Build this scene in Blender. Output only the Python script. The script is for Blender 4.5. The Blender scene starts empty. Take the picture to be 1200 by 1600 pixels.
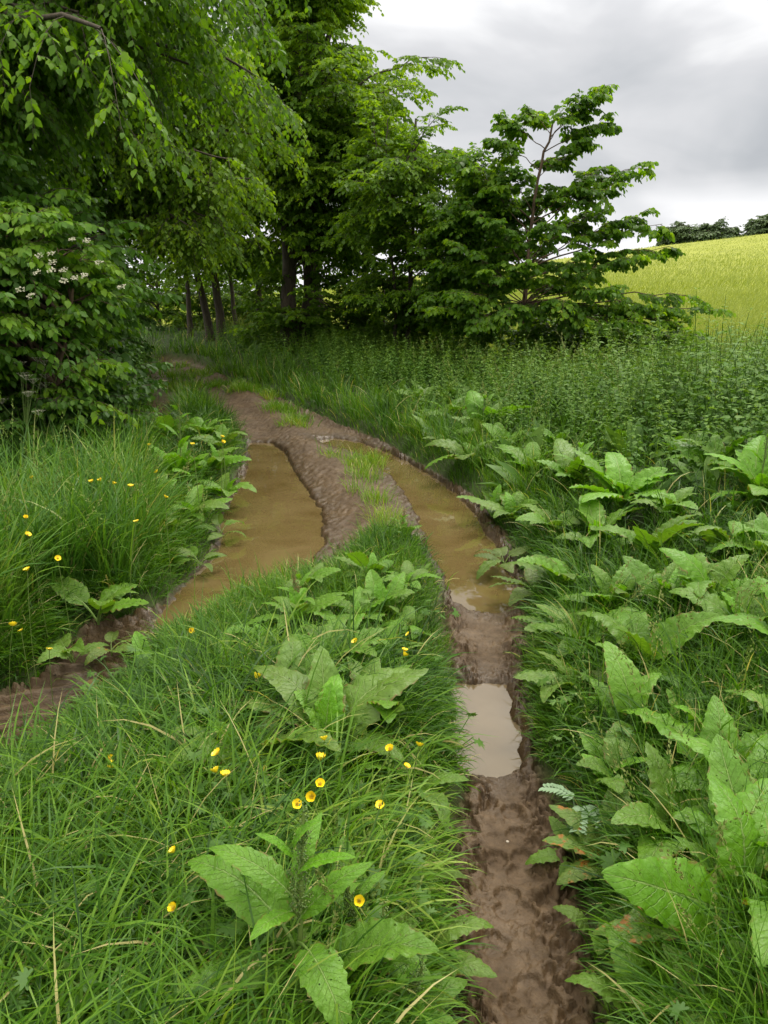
import bpy, math, random
import numpy as np
from mathutils import Vector, Euler
SKIP_TREES = False
R = math.radians
rng = np.random.default_rng(7)
random.seed(7)
scene = bpy.context.scene
col = scene.collection

# ---------------------------------------------------------------- camera
EYE = 1.6
PITCH = R(16.4)
FPX = 1186.0
cam_d = bpy.data.cameras.new('camera')
cam_d.sensor_fit = 'VERTICAL'
cam_d.sensor_height = 36.0
cam_d.sensor_width = 27.0
cam_d.lens = 36.0 * FPX / 1600.0
cam_d.clip_start = 0.05
cam_d.clip_end = 3000
cam = bpy.data.objects.new('camera', cam_d)
col.objects.link(cam)
cam.location = (0, 0, EYE)
cam.rotation_euler = (math.pi / 2 - PITCH, 0, 0)
scene.camera = cam

# ---------------------------------------------------------------- light
SUN_EL, SUN_AZ = R(58), R(35)      # azimuth clockwise from +Y
world = bpy.data.worlds.new('World')
scene.world = world
world.use_nodes = True


class NT:
    def __init__(s, nt):
        s.nt = nt
        nt.nodes.clear()

    def n(s, typ, ins=None, **props):
        nd = s.nt.nodes.new(typ)
        for k, v in props.items():
            setattr(nd, k, v)
        for k, v in (ins or {}).items():
            sock = nd.inputs[k]
            if isinstance(v, bpy.types.NodeSocket):
                s.nt.links.new(v, sock)
            else:
                sock.default_value = v
        return nd

    def math(s, op, a, b=0.0, c=None, clamp=False):
        ins = {0: a, 1: b}
        if c is not None:
            ins[2] = c
        return s.n('ShaderNodeMath', ins, operation=op, use_clamp=clamp).outputs[0]

    def mix(s, f, a, b, blend='MIX'):
        nd = s.nt.nodes.new('ShaderNodeMix')
        nd.data_type = 'RGBA'
        nd.blend_type = blend
        nd.clamp_factor = True
        for idx, v in ((0, f), (6, a), (7, b)):
            if isinstance(v, bpy.types.NodeSocket):
                s.nt.links.new(v, nd.inputs[idx])
            else:
                nd.inputs[idx].default_value = v if idx == 0 else (tuple(v) + (1,) if len(v) == 3 else v)
        return nd.outputs[2]

    def ramp(s, f, stops, interp='LINEAR'):
        nd = s.n('ShaderNodeValToRGB', {0: f})
        cr = nd.color_ramp
        cr.interpolation = interp
        while len(cr.elements) < len(stops):
            cr.elements.new(0.5)
        for e, (p, c) in zip(cr.elements, stops):
            e.position = p
            e.color = (c, c, c, 1) if isinstance(c, (int, float)) else tuple(c) + (1,)
        return nd.outputs[0]

    def map(s, v, a, b, c, d):
        return s.n('ShaderNodeMapRange', {0: v, 1: a, 2: b, 3: c, 4: d}, interpolation_type='SMOOTHSTEP').outputs[0]

    def noise(s, vec, scale, detail=3.0, rough=0.5, dist=0.0):
        ins = {'Scale': scale, 'Detail': detail, 'Roughness': rough, 'Distortion': dist}
        if vec is not None:
            ins['Vector'] = vec
        return s.n('ShaderNodeTexNoise', ins).outputs[0]


w = NT(world.node_tree)
sky = w.n('ShaderNodeTexSky', sky_type='NISHITA')
sky.sun_disc = False
sky.sun_elevation = SUN_EL
sky.sun_rotation = SUN_AZ
sky.air_density = 1.0
sky.dust_density = 3.0
tc = w.n('ShaderNodeTexCoord').outputs['Generated']
sep = w.n('ShaderNodeSeparateXYZ', {0: tc})
zc = w.math('MAXIMUM', sep.outputs[2], 0.0)
den = w.math('ADD', zc, 0.24)
cx = w.math('DIVIDE', sep.outputs[0], den)
cy = w.math('DIVIDE', sep.outputs[1], den)
cv = w.n('ShaderNodeCombineXYZ', {0: cx, 1: cy, 2: 0.37}).outputs[0]
n1 = w.noise(cv, 0.62, 5, 0.48, 0.6)
n2 = w.noise(cv, 1.9, 5, 0.5, 0.5)
nn = w.math('ADD', w.math('MULTIPLY', n1, 0.72), w.math('MULTIPLY', n2, 0.28))
cl = w.ramp(nn, [(0.36, (0.31, 0.33, 0.355)), (0.45, (0.41, 0.425, 0.445)), (0.53, (0.53, 0.535, 0.55)), (0.61, (0.80, 0.80, 0.80))])
# pale break low over the horizon
hz = w.map(sep.outputs[2], 0.13, 0.075, 0.0, 1.0)
hz = w.math('MULTIPLY', hz, w.map(w.noise(cv, 0.9, 4), 0.38, 0.5, 0.45, 1.0))
cl = w.mix(hz, cl, (0.78, 0.78, 0.79))
# an overcast sky is brightest overhead
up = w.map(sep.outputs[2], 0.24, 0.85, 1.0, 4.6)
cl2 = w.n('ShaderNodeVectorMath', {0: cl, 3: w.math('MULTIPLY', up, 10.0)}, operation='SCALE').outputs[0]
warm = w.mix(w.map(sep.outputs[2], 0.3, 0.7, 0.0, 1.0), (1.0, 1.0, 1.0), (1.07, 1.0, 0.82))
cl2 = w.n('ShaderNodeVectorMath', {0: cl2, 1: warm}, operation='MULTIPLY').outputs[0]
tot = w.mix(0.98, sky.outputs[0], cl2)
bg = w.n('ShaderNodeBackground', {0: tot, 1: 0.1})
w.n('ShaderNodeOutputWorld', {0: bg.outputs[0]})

sun_d = bpy.data.lights.new('sun', 'SUN')
sun_d.energy = 1.5
sun_d.angle = R(13)
sun_d.color = (1.0, 0.96, 0.88)
sun = bpy.data.objects.new('sun', sun_d)
col.objects.link(sun)
sdir = Vector((math.sin(SUN_AZ) * math.cos(SUN_EL), math.cos(SUN_AZ) * math.cos(SUN_EL), math.sin(SUN_EL)))
sun.rotation_euler = sdir.to_track_quat('Z', 'Y').to_euler()
sun.location = (0, 0, 30)

vs = scene.view_settings
vs.view_transform = 'Standard'
vs.look = 'None'
vs.exposure = 0.52
vs.gamma = 1.0
cy_ = scene.cycles
cy_.max_bounces = 9
cy_.diffuse_bounces = 6
cy_.glossy_bounces = 2
cy_.transmission_bounces = 6
cy_.transparent_max_bounces = 4
cy_.use_denoising = True


# ---------------------------------------------------------------- helpers
def ray(px, py):
    px = np.asarray(px, float); py = np.asarray(py, float)
    a = (px - 600) / FPX
    b = (800 - py) / FPX
    return a, math.cos(PITCH) + b * math.sin(PITCH), -math.sin(PITCH) + b * math.cos(PITCH)


def G(px, py, z=0.0):
    """where the sight line through a photo pixel meets height z"""
    dx, dy, dz = ray(px, py)
    t = (z - EYE) / dz
    return dx * t, dy * t


def W(px, py, y):
    dx, dy, dz = ray(px, py)
    return np.array([dx * y / dy, y, EYE + dz * y / dy])


def hsh(ix, iy, seed):
    h = (ix.astype(np.int64) * 374761393 + iy.astype(np.int64) * 668265263 + seed * 974634777) & 0xffffffff
    h = ((h ^ (h >> 13)) * 1274126177) & 0xffffffff
    h = (h ^ (h >> 16)) & 0xffffffff
    return h / 4294967295.0


def vnoise(x, y, seed=0):
    ix = np.floor(x); iy = np.floor(y)
    fx = x - ix; fy = y - iy
    fx = fx * fx * (3 - 2 * fx); fy = fy * fy * (3 - 2 * fy)
    a = hsh(ix, iy, seed); b = hsh(ix + 1, iy, seed)
    c = hsh(ix, iy + 1, seed); d = hsh(ix + 1, iy + 1, seed)
    return (a * (1 - fx) + b * fx) * (1 - fy) + (c * (1 - fx) + d * fx) * fy


def fbm(x, y, oct=4, seed=0, gain=0.5):
    s = 0; a = 1; t = 0
    for k in range(oct):
        s = s + a * (vnoise(x, y, seed + k * 17) - 0.5) * 2
        t += a
        a *= gain
        x = x * 2.03 + 5.1; y = y * 2.03 + 1.7
    return s / t


def sstep(x, a, b):
    t = np.clip((x - a) / (b - a), 0, 1)
    return t * t * (3 - 2 * t)


def sdf(poly, x, y):
    """signed distance, negative inside"""
    x = np.asarray(x, float); y = np.asarray(y, float)
    d = np.full(x.shape, 1e9); ins = np.zeros(x.shape, bool)
    n = len(poly)
    for i in range(n):
        ax, ay = poly[i]; bx, by = poly[(i + 1) % n]
        ex, ey = bx - ax, by - ay
        L = ex * ex + ey * ey + 1e-12
        t = np.clip(((x - ax) * ex + (y - ay) * ey) / L, 0, 1)
        dd = (x - ax - t * ex) ** 2 + (y - ay - t * ey) ** 2
        d = np.minimum(d, dd)
        c = ((ay > y) != (by > y)) & (x < ex * (y - ay) / (ey if abs(ey) > 1e-12 else 1e-12) + ax)
        ins ^= c
    d = np.sqrt(d)
    return np.where(ins, -d, d)


def unit(v):
    return v / np.maximum(np.linalg.norm(v, axis=-1, keepdims=True), 1e-9)


class MB:
    """collects vertex and face arrays, then links them as ONE mesh object"""
    def __init__(s):
        s.V = []; s.F = []; s.T = []; s.U = []; s.M = []; s.n = 0

    def add(s, V, F, tint=0.5, uv=None, mat=0):
        V = np.asarray(V, np.float32).reshape(-1, 3)
        if not isinstance(F, (list, tuple)):
            F = [F]
        for f in F:
            f = np.asarray(f, np.int64)
            if f.size:
                s.F.append(f + s.n)
                s.M.append(np.full(len(f), mat, np.int32))
        s.V.append(V)
        t = np.asarray(tint, np.float32)
        s.T.append(np.full(len(V), float(t), np.float32) if t.ndim == 0 else t)
        s.U.append(np.zeros((len(V), 2), np.float32) if uv is None else np.asarray(uv, np.float32))
        s.n += len(V)

    def mesh(s, name, mats, smooth=True, extra=None):
        me = bpy.data.meshes.new(name)
        V = np.concatenate(s.V)
        me.vertices.add(len(V))
        me.vertices.foreach_set('co', V.ravel())
        nl = sum(f.size for f in s.F)
        npoly = sum(len(f) for f in s.F)
        me.loops.add(nl)
        me.polygons.add(npoly)
        me.loops.foreach_set('vertex_index', np.concatenate([f.ravel() for f in s.F]).astype(np.int32))
        ls = []; st = 0
        for f in s.F:
            k = f.shape[1]
            ls.append(st + np.arange(len(f)) * k)
            st += f.size
        me.polygons.foreach_set('loop_start', np.concatenate(ls).astype(np.int32))
        if not isinstance(mats, (list, tuple)):
            mats = [mats]
        for m in mats:
            me.materials.append(m)
        if len(mats) > 1:
            me.polygons.foreach_set('material_index', np.concatenate(s.M))
        me.polygons.foreach_set('use_smooth', np.full(npoly, smooth))
        a = me.attributes.new('tint', 'FLOAT', 'POINT')
        a.data.foreach_set('value', np.concatenate(s.T))
        U = np.concatenate(s.U)
        if np.any(U):
            a = me.attributes.new('leafuv', 'FLOAT2', 'POINT')
            a.data.foreach_set('vector', U.ravel())
        for k, v in (extra or {}).items():
            a = me.attributes.new(k, 'FLOAT', 'POINT')
            a.data.foreach_set('value', np.asarray(v, np.float32))
        me.update(calc_edges=True)
        return me

    def build(s, name, mats, parent=None, smooth=True, extra=None, loc=None):
        o = bpy.data.objects.new(name, s.mesh(name, mats, smooth, extra))
        col.objects.link(o)
        if parent is not None:
            o.parent = parent
        if loc is not None:
            o.location = loc
        return o


def tag(o, label=None, cat=None, group=None, kind=None):
    if label: o['label'] = label
    if cat: o['category'] = cat
    if group: o['group'] = group
    if kind: o['kind'] = kind
    return o


def empty(name, loc, label, cat, group=None):
    o = bpy.data.objects.new(name, None)
    col.objects.link(o)
    o.location = [float(v) for v in loc]
    o.empty_display_size = 0.2
    return tag(o, label, cat, group)


def repl(T, Fs, O, X, Y, Z):
    """stamp template T at every frame"""
    V = O[:, None, :] + T[None, :, 0:1] * X[:, None, :] + T[None, :, 1:2] * Y[:, None, :] + T[None, :, 2:3] * Z[:, None, :]
    N, k = len(O), len(T)
    off = (np.arange(N) * k)[:, None, None]
    return V.reshape(-1, 3), [(np.asarray(F)[None] + off).reshape(-1, np.asarray(F).shape[1]) for F in Fs]


def tubes(P, Rd, sides=5, cap=True):
    """P (N,n,3), Rd (N,n) -> verts, faces"""
    N, n, _ = P.shape
    T = np.empty_like(P)
    T[:, 1:-1] = P[:, 2:] - P[:, :-2]
    T[:, 0] = P[:, 1] - P[:, 0]
    T[:, -1] = P[:, -1] - P[:, -2]
    T = unit(T)
    ref = np.where(np.abs(T[:, :1, 2:3]) > 0.8, np.array([1.0, 0.13, 0.0]), np.array([0, 0, 1.0]))
    ref = np.broadcast_to(ref, T.shape)
    A = unit(np.cross(T, ref)); B = np.cross(T, A)
    ang = np.arange(sides) * 2 * math.pi / sides
    ring = A[:, :, None] * np.cos(ang)[None, None, :, None] + B[:, :, None] * np.sin(ang)[None, None, :, None]
    V = P[:, :, None] + ring * Rd[:, :, None, None]
    idx = np.arange(n * sides).reshape(n, sides)
    a = idx[:-1]; b = idx[1:]
    F = np.stack([a, np.roll(a, -1, 1), np.roll(b, -1, 1), b], -1).reshape(-1, 4)
    off = (np.arange(N) * n * sides)[:, None, None]
    return V.reshape(-1, 3), (F[None] + off).reshape(-1, 4)


# ---------------------------------------------------------------- materials
def new_mat(name):
    m = bpy.data.materials.new(name)
    m.use_nodes = True
    return m, NT(m.node_tree)


def leaf_mat(name, stops, trans=0.35, tcol=(1.25, 1.3, 0.6), rough=0.42, spec=0.5, nscale=6.0, bump=0.0):
    m, t = new_mat(name)
    a = t.n('ShaderNodeAttribute', attribute_name='tint').outputs['Fac']
    geo = t.n('ShaderNodeNewGeometry')
    nz = t.noise(geo.outputs['Position'], nscale, 2)
    f = t.math('ADD', a, t.math('MULTIPLY', t.math('SUBTRACT', nz, 0.5), 0.35), clamp=True)
    c = t.ramp(f, stops)
    p = t.n('ShaderNodeBsdfPrincipled', {'Base Color': c, 'Roughness': rough, 'Specular IOR Level': spec})
    if bump:
        b = t.n('ShaderNodeBump', {'Height': t.noise(geo.outputs['Position'], 180.0, 2), 'Strength': bump, 'Distance': 0.003})
        t.nt.links.new(b.outputs[0], p.inputs['Normal'])
    tc_ = t.mix(1.0, c, tuple(tcol), 'MULTIPLY')
    tr = t.n('ShaderNodeBsdfTranslucent', {0: tc_})
    mx = t.n('ShaderNodeMixShader', {0: trans, 1: p.outputs[0], 2: tr.outputs[0]})
    t.n('ShaderNodeOutputMaterial', {0: mx.outputs[0]})
    return m


M = {}
M['hornbeam'] = leaf_mat('hornbeam_leaf', [(0.0, (0.042, 0.104, 0.008)), (0.5, (0.082, 0.188, 0.011)), (1.0, (0.155, 0.29, 0.015))], 0.52, (1.8, 1.65, 0.5), 0.5, 0.25)
M['limetree'] = leaf_mat('light_tree_leaf', [(0.0, (0.055, 0.125, 0.009)), (0.5, (0.10, 0.205, 0.012)), (1.0, (0.18, 0.31, 0.016))], 0.52, (1.8, 1.6, 0.5), 0.5, 0.25)
M['hazel'] = leaf_mat('hazel_leaf', [(0.0, (0.042, 0.105, 0.008)), (0.5, (0.08, 0.185, 0.011)), (1.0, (0.17, 0.30, 0.014))], 0.52, (1.85, 1.65, 0.5), 0.5, 0.25)
M['dogwood'] = leaf_mat('dogwood_leaf', [(0.0, (0.04, 0.105, 0.011)), (0.5, (0.08, 0.19, 0.015)), (1.0, (0.17, 0.31, 0.02))], 0.38, (1.5, 1.45, 0.5), 0.5, 0.28)
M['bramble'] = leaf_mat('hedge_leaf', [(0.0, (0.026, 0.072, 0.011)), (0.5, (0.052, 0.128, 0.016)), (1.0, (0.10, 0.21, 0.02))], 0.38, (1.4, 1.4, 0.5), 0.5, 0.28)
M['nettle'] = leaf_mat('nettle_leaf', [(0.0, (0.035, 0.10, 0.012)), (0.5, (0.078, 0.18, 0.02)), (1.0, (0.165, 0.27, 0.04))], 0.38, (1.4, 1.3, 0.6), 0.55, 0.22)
M['grass'] = leaf_mat('grass_blade', [(0.0, (0.016, 0.056, 0.005)), (0.35, (0.046, 0.132, 0.007)), (0.7, (0.12, 0.25, 0.012)), (0.93, (0.24, 0.33, 0.05)), (1.0, (0.42, 0.38, 0.16))], 0.38, (1.3, 1.25, 0.45), 0.45, 0.3, nscale=1.6)
M['bluegrass'] = leaf_mat('tall_grass_blade', [(0.0, (0.025, 0.085, 0.012)), (0.5, (0.07, 0.18, 0.022)), (0.85, (0.15, 0.28, 0.032)), (1.0, (0.32, 0.34, 0.12))], 0.38, (1.3, 1.25, 0.5), 0.45, 0.3, nscale=1.6)
M['barley'] = leaf_mat('barley_blade', [(0.0, (0.14, 0.195, 0.014)), (0.5, (0.21, 0.27, 0.02)), (1.0, (0.30, 0.35, 0.04))], 0.35, (1.2, 1.15, 0.6), 0.5, 0.3, nscale=0.35)
M['cover'] = leaf_mat('cover_leaf', [(0.0, (0.03, 0.08, 0.012)), (0.5, (0.06, 0.14, 0.018)), (1.0, (0.12, 0.21, 0.032))], 0.25, (1.3, 1.3, 0.6), 0.55, 0.3)
M['fartree'] = leaf_mat('far_tree_leaf', [(0.0, (0.05, 0.085, 0.035)), (1.0, (0.10, 0.155, 0.06))], 0.2, (1.2, 1.2, 0.6), 0.6, 0.2, nscale=0.4)
M['blossom'] = leaf_mat('white_blossom', [(0.0, (0.36, 0.36, 0.25)), (1.0, (0.56, 0.55, 0.42))], 0.3, (1, 1, 1), 0.6)


def bark_mat(name, c1, c2):
    m, t = new_mat(name)
    g = t.n('ShaderNodeNewGeometry').outputs['Position']
    mp = t.n('ShaderNodeMapping', {0: g, 3: (1, 1, 0.25)}).outputs[0]
    n = t.noise(mp, 30, 5, 0.6)
    c = t.ramp(n, [(0.3, c1), (0.7, c2)])
    b = t.n('ShaderNodeBump', {'Height': n, 'Strength': 0.6, 'Distance': 0.02})
    p = t.n('ShaderNodeBsdfPrincipled', {'Base Color': c, 'Roughness': 0.85, 'Normal': b.outputs[0]})
    t.n('ShaderNodeOutputMaterial', {0: p.outputs[0]})
    return m


M['bark'] = bark_mat('bark', (0.03, 0.022, 0.015), (0.085, 0.065, 0.045))
M['twig'] = bark_mat('twig_bark', (0.05, 0.03, 0.018), (0.13, 0.085, 0.05))


def stem_mat():
    m, t = new_mat('green_stem')
    a = t.n('ShaderNodeAttribute', attribute_name='tint').outputs['Fac']
    c = t.ramp(a, [(0.0, (0.07, 0.14, 0.03)), (0.5, (0.14, 0.2, 0.045)), (1.0, (0.24, 0.11, 0.05))])
    p = t.n('ShaderNodeBsdfPrincipled', {'Base Color': c, 'Roughness': 0.5})
    t.n('ShaderNodeOutputMaterial', {0: p.outputs[0]})
    return m


M['stem'] = stem_mat()


def dock_mat():
    """object colour: r = age (0 fresh .. 1 pale olive), g = rust, b = lightness"""
    m, t = new_mat('dock_leaf')
    uv = t.n('ShaderNodeAttribute', attribute_name='leafuv').outputs['Vector']
    s = t.n('ShaderNodeSeparateXYZ', {0: uv})
    u, v = s.outputs[0], s.outputs[1]
    oi = t.n('ShaderNodeObjectInfo')
    oc = t.n('ShaderNodeSeparateColor', {0: oi.outputs['Color']})
    gen = t.n('ShaderNodeTexCoord').outputs['Object']
    off = t.n('ShaderNodeVectorMath', {0: gen, 1: t.n('ShaderNodeCombineXYZ', {0: t.math('MULTIPLY', oi.outputs['Random'], 37.0)}).outputs[0]}, operation='ADD').outputs[0]
    au = t.math('ABSOLUTE', u)
    wob = t.math('MULTIPLY', t.math('SUBTRACT', t.noise(off, 9, 2), 0.5), 0.05)
    k = t.math('ADD', t.math('SUBTRACT', v, t.math('MULTIPLY', au, 0.17)), wob)
    fr = t.math('ABSOLUTE', t.math('SUBTRACT', t.math('FRACT', t.math('MULTIPLY', k, 13.0)), 0.5))
    vein = t.map(fr, 0.09, 0.0, 0.0, 1.0)
    vein = t.math('MULTIPLY', vein, t.map(au, 0.95, 0.4, 0.25, 1.0))
    rib = t.map(au, 0.055, 0.02, 0.0, 1.0)
    vv = t.math('MAXIMUM', t.math('MULTIPLY', vein, 0.45), rib)
    n = t.noise(off, 5, 3)
    fresh = t.mix(n, (0.065, 0.19, 0.008), (0.14, 0.31, 0.014))
    old = t.mix(n, (0.08, 0.145, 0.022), (0.15, 0.215, 0.042))
    c = t.mix(oc.outputs[0], fresh, old)
    # rust patches with a shape of their own
    sp = t.noise(off, 34, 2, 0.5)
    spots = t.map(sp, 0.69, 0.73, 0.0, 1.0)
    c = t.mix(t.math('MULTIPLY', spots, 0.6), c, (0.09, 0.07, 0.02))
    big = t.math('MULTIPLY', t.map(t.noise(off, 4.5, 4, 0.6), 0.52, 0.62, 0.0, 1.0), oc.outputs[1])
    c = t.mix(big, c, (0.33, 0.14, 0.025))
    rim = t.math('MULTIPLY', t.map(au, 0.86, 0.97, 0.0, 1.0), t.map(t.noise(off, 7, 3, 0.6), 0.5, 0.62, 0.0, 0.85))
    c = t.mix(rim, c, (0.16, 0.095, 0.03))
    mudsp = t.math('MULTIPLY', t.map(t.noise(off, 11, 5, 0.7), 0.58, 0.66, 0.0, 0.55), oc.outputs[0])
    c = t.mix(mudsp, c, (0.12, 0.085, 0.045))
    c = t.mix(t.math('MULTIPLY', vv, 0.6), c, (0.26, 0.36, 0.12))
    c = t.n('ShaderNodeHueSaturation', {'Value': t.math('ADD', t.math('MULTIPLY', oc.outputs[2], 0.8), 0.6), 'Color': c}).outputs[0]
    hgt = t.math('SUBTRACT', t.math('MULTIPLY', t.noise(off, 22, 3, 0.5), 0.9), t.math('MULTIPLY', vv, 0.8))
    b = t.n('ShaderNodeBump', {'Height': hgt, 'Strength': 0.75, 'Distance': 0.006})
    p = t.n('ShaderNodeBsdfPrincipled', {'Base Color': c, 'Roughness': 0.42, 'Specular IOR Level': 0.38, 'Normal': b.outputs[0]})
    tr = t.n('ShaderNodeBsdfTranslucent', {0: t.mix(1.0, c, (1.5, 1.5, 0.5), 'MULTIPLY')})
    mx = t.n('ShaderNodeMixShader', {0: 0.36, 1: p.outputs[0], 2: tr.outputs[0]})
    # small holes eaten by insects
    hole = t.math('MULTIPLY', t.math('GREATER_THAN', t.noise(off, 26, 1, 0.5), 0.735), t.math('GREATER_THAN', au, 0.08))
    mh = t.n('ShaderNodeMixShader', {0: hole, 1: mx.outputs[0], 2: t.n('ShaderNodeBsdfTransparent').outputs[0]})
    t.n('ShaderNodeOutputMaterial', {0: mh.outputs[0]})
    return m


M['dock'] = dock_mat()


def ground_mat():
    m, t = new_mat('mud_and_soil')
    pos = t.n('ShaderNodeNewGeometry').outputs['Position']
    mud = t.n('ShaderNodeAttribute', attribute_name='mud').outputs['Fac']
    wet = t.n('ShaderNodeAttribute', attribute_name='wet').outputs['Fac']
    fld = t.n('ShaderNodeAttribute', attribute_name='field').outputs['Fac']
    n1 = t.noise(pos, 3.5, 5, 0.6)
    n2 = t.noise(pos, 28, 5, 0.65)
    n3 = t.noise(pos, 170, 3, 0.6)
    mix = t.math('ADD', t.math('MULTIPLY', n1, 0.5), t.math('MULTIPLY', n2, 0.5))
    c = t.ramp(mix, [(0.3, (0.036, 0.020, 0.008)), (0.5, (0.068, 0.040, 0.018)), (0.68, (0.108, 0.067, 0.034))])
    peb = t.map(n3, 0.66, 0.74, 0.0, 0.5)
    c = t.mix(peb, c, (0.13, 0.095, 0.066))
    c = t.mix(t.math('MULTIPLY', wet, 0.45), c, (0.036, 0.022, 0.013))
    soil = t.mix(n2, (0.02, 0.03, 0.008), (0.045, 0.07, 0.014))
    c = t.mix(mud, soil, c)
    far = t.noise(t.n('ShaderNodeMapping', {0: pos, 3: (0.35, 1.6, 1.0)}).outputs[0], 0.6, 5, 0.65)
    fc = t.ramp(far, [(0.3, (0.16, 0.185, 0.02)), (0.55, (0.235, 0.26, 0.032)), (0.8, (0.31, 0.32, 0.055))])
    c = t.mix(fld, c, fc)
    rg = t.map(n1, 0.3, 0.65, 0.78, 0.5)
    rg = t.math('SUBTRACT', rg, t.math('MULTIPLY', wet, 0.28))
    rg = t.math('ADD', t.math('MULTIPLY', t.math('SUBTRACT', 1.0, mud), 0.6), rg, clamp=True)
    hh = t.math('ADD', t.math('MULTIPLY', n2, 1.0), t.math('MULTIPLY', n3, 0.35))
    b = t.n('ShaderNodeBump', {'Height': hh, 'Strength': 0.9, 'Distance': 0.009})
    p = t.n('ShaderNodeBsdfPrincipled', {'Base Color': c, 'Roughness': rg, 'Normal': b.outputs[0], 'Specular IOR Level': 0.38})
    t.n('ShaderNodeOutputMaterial', {0: p.outputs[0]})
    return m


M['ground'] = ground_mat()


def water_mat(name, c1, c2):
    m, t = new_mat(name)
    pos = t.n('ShaderNodeNewGeometry').outputs['Position']
    n = t.noise(pos, 2.2, 4, 0.55, 0.6)
    c = t.ramp(n, [(0.35, c1), (0.65, c2)])
    mp = t.n('ShaderNodeMapping', {0: pos, 3: (1, 0.6, 1)}).outputs[0]
    b = t.n('ShaderNodeBump', {'Height': t.noise(mp, 9, 2, 0.5), 'Strength': 0.06, 'Distance': 0.02})
    p = t.n('ShaderNodeBsdfPrincipled', {'Base Color': c, 'Roughness': 0.03, 'IOR': 1.5, 'Specular IOR Level': 0.62, 'Normal': b.outputs[0]})
    t.n('ShaderNodeOutputMaterial', {0: p.outputs[0]})
    return m


M['water'] = water_mat('muddy_water', (0.088, 0.06, 0.022), (0.125, 0.09, 0.039))
M['water2'] = water_mat('pale_muddy_water', (0.085, 0.06, 0.03), (0.115, 0.083, 0.045))


def plain(name, c, rough=0.5, **kw):
    m, t = new_mat(name)
    g = t.n('ShaderNodeTexCoord').outputs['Object']
    n = t.noise(g, 60, 2)
    cc = t.mix(n, tuple(x * 0.8 for x in c), tuple(min(1, x * 1.15) for x in c))
    p = t.n('ShaderNodeBsdfPrincipled', {'Base Color': cc, 'Roughness': rough})
    t.n('ShaderNodeOutputMaterial', {0: p.outputs[0]})
    return m


M['petal'] = plain('buttercup_petal', (0.84, 0.64, 0.015), 0.35)
M['anther'] = plain('buttercup_centre', (0.6, 0.42, 0.03), 0.6)
M['stone'] = plain('stone', (0.36, 0.31, 0.26), 0.8)

# ---------------------------------------------------------------- ground plan
MUD_PX = [(690, 3600), (695, 1700), (700, 1500), (698, 1400), (703, 1300), (714, 1235), (702, 1190), (698, 1120), (703, 1060), (697, 1000),
          (692, 950), (684, 900), (668, 872), (640, 858), (600, 846), (548, 866), (500, 902), (440, 925), (400, 940), (330, 970),
          (290, 992), (235, 1018), (205, 1062), (150, 1102), (100, 1142), (60, 1182), (-90, 1250), (-90, 1130), (0, 1088),
          (60, 1062), (105, 1022), (130, 985), (240, 960), (275, 920), (325, 868), (342, 800), (370, 745), (382, 700), (375, 680),
          (358, 655), (330, 640), (295, 614), (268, 640), (252, 690), (222, 690), (230, 610), (236, 578), (256, 564), (300, 568),
          (345, 588), (392, 608), (450, 630), (480, 645), (530, 665), (590, 690), (640, 718), (690, 748), (735, 773), (772, 813),
          (797, 850), (814, 890), (832, 940), (826, 1000), (822, 1060), (835, 1130), (850, 1190), (870, 1250), (890, 1320),
          (905, 1400), (920, 1500), (950, 1700), (1150, 3600)]
W1_PX = [(384, 692), (425, 692), (445, 705), (470, 750), (505, 800), (508, 850), (482, 890), (450, 915), (400, 937), (330, 965),
         (285, 990), (250, 985), (243, 968), (272, 930), (312, 890), (338, 860), (348, 800), (377, 750), (388, 712)]
W2_PX = [(488, 690), (520, 684), (560, 690), (610, 708), (650, 728), (690, 752), (728, 785), (757, 825), (783, 865), (801, 910),
         (808, 945), (785, 963), (740, 955), (700, 943), (690, 905), (672, 870), (655, 830), (642, 790), (612, 748), (572, 714),
         (530, 702), (500, 699)]
W3_PX = [(704, 1070), (760, 1065), (795, 1069), (808, 1110), (816, 1150), (822, 1190), (790, 1212), (760, 1217), (730, 1207),
         (703, 1192), (699, 1130)]
W4_PX = [(122, 1080), (150, 1058), (182, 1066), (172, 1088), (140, 1098)]


def poly(pp, z=0.0):
    return [tuple(float(v) for v in G(a, b, z)) for a, b in pp]


MUD = poly(MUD_PX)
WAT = [poly(p) for p in (W1_PX, W2_PX, W3_PX, W4_PX)]
ISL = poly([(668, 872), (640, 858), (600, 846), (548, 866), (500, 902), (440, 925), (330, 970), (290, 992), (205, 1062), (100, 1142),
            (-200, 1300), (-900, 3600), (690, 3600), (703, 1300), (702, 1190), (697, 1000)], 0.05)
# paw prints pressed into the near rut: pixel, turn, size
PAWS = [(810, 1307, 0.1, 1.0), (836, 1322, 0.3, 0.8), (776, 1345, -0.1, 1.0), (820, 1345, 0.2, 1.1), (812, 1368, 0.0, 1.0), (838, 1370, 0.3, 0.9),
        (794, 1402, 0.1, 1.0), (788, 1425, -.3, .8), (816, 1428, 0.2, 1.05), (858, 1452, 0.4, 0.9), (872, 1478, 0.2, 1.0), (838, 1550, 1.2, 1.3),
        (770, 1480, 0.0, 1.2), (800, 1575, 0.3, 0.8), (900, 1360, 0.2, 1.0), (765, 1258, 0.4, 0.9), (800, 1270, 0.1, 0.9)]


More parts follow.
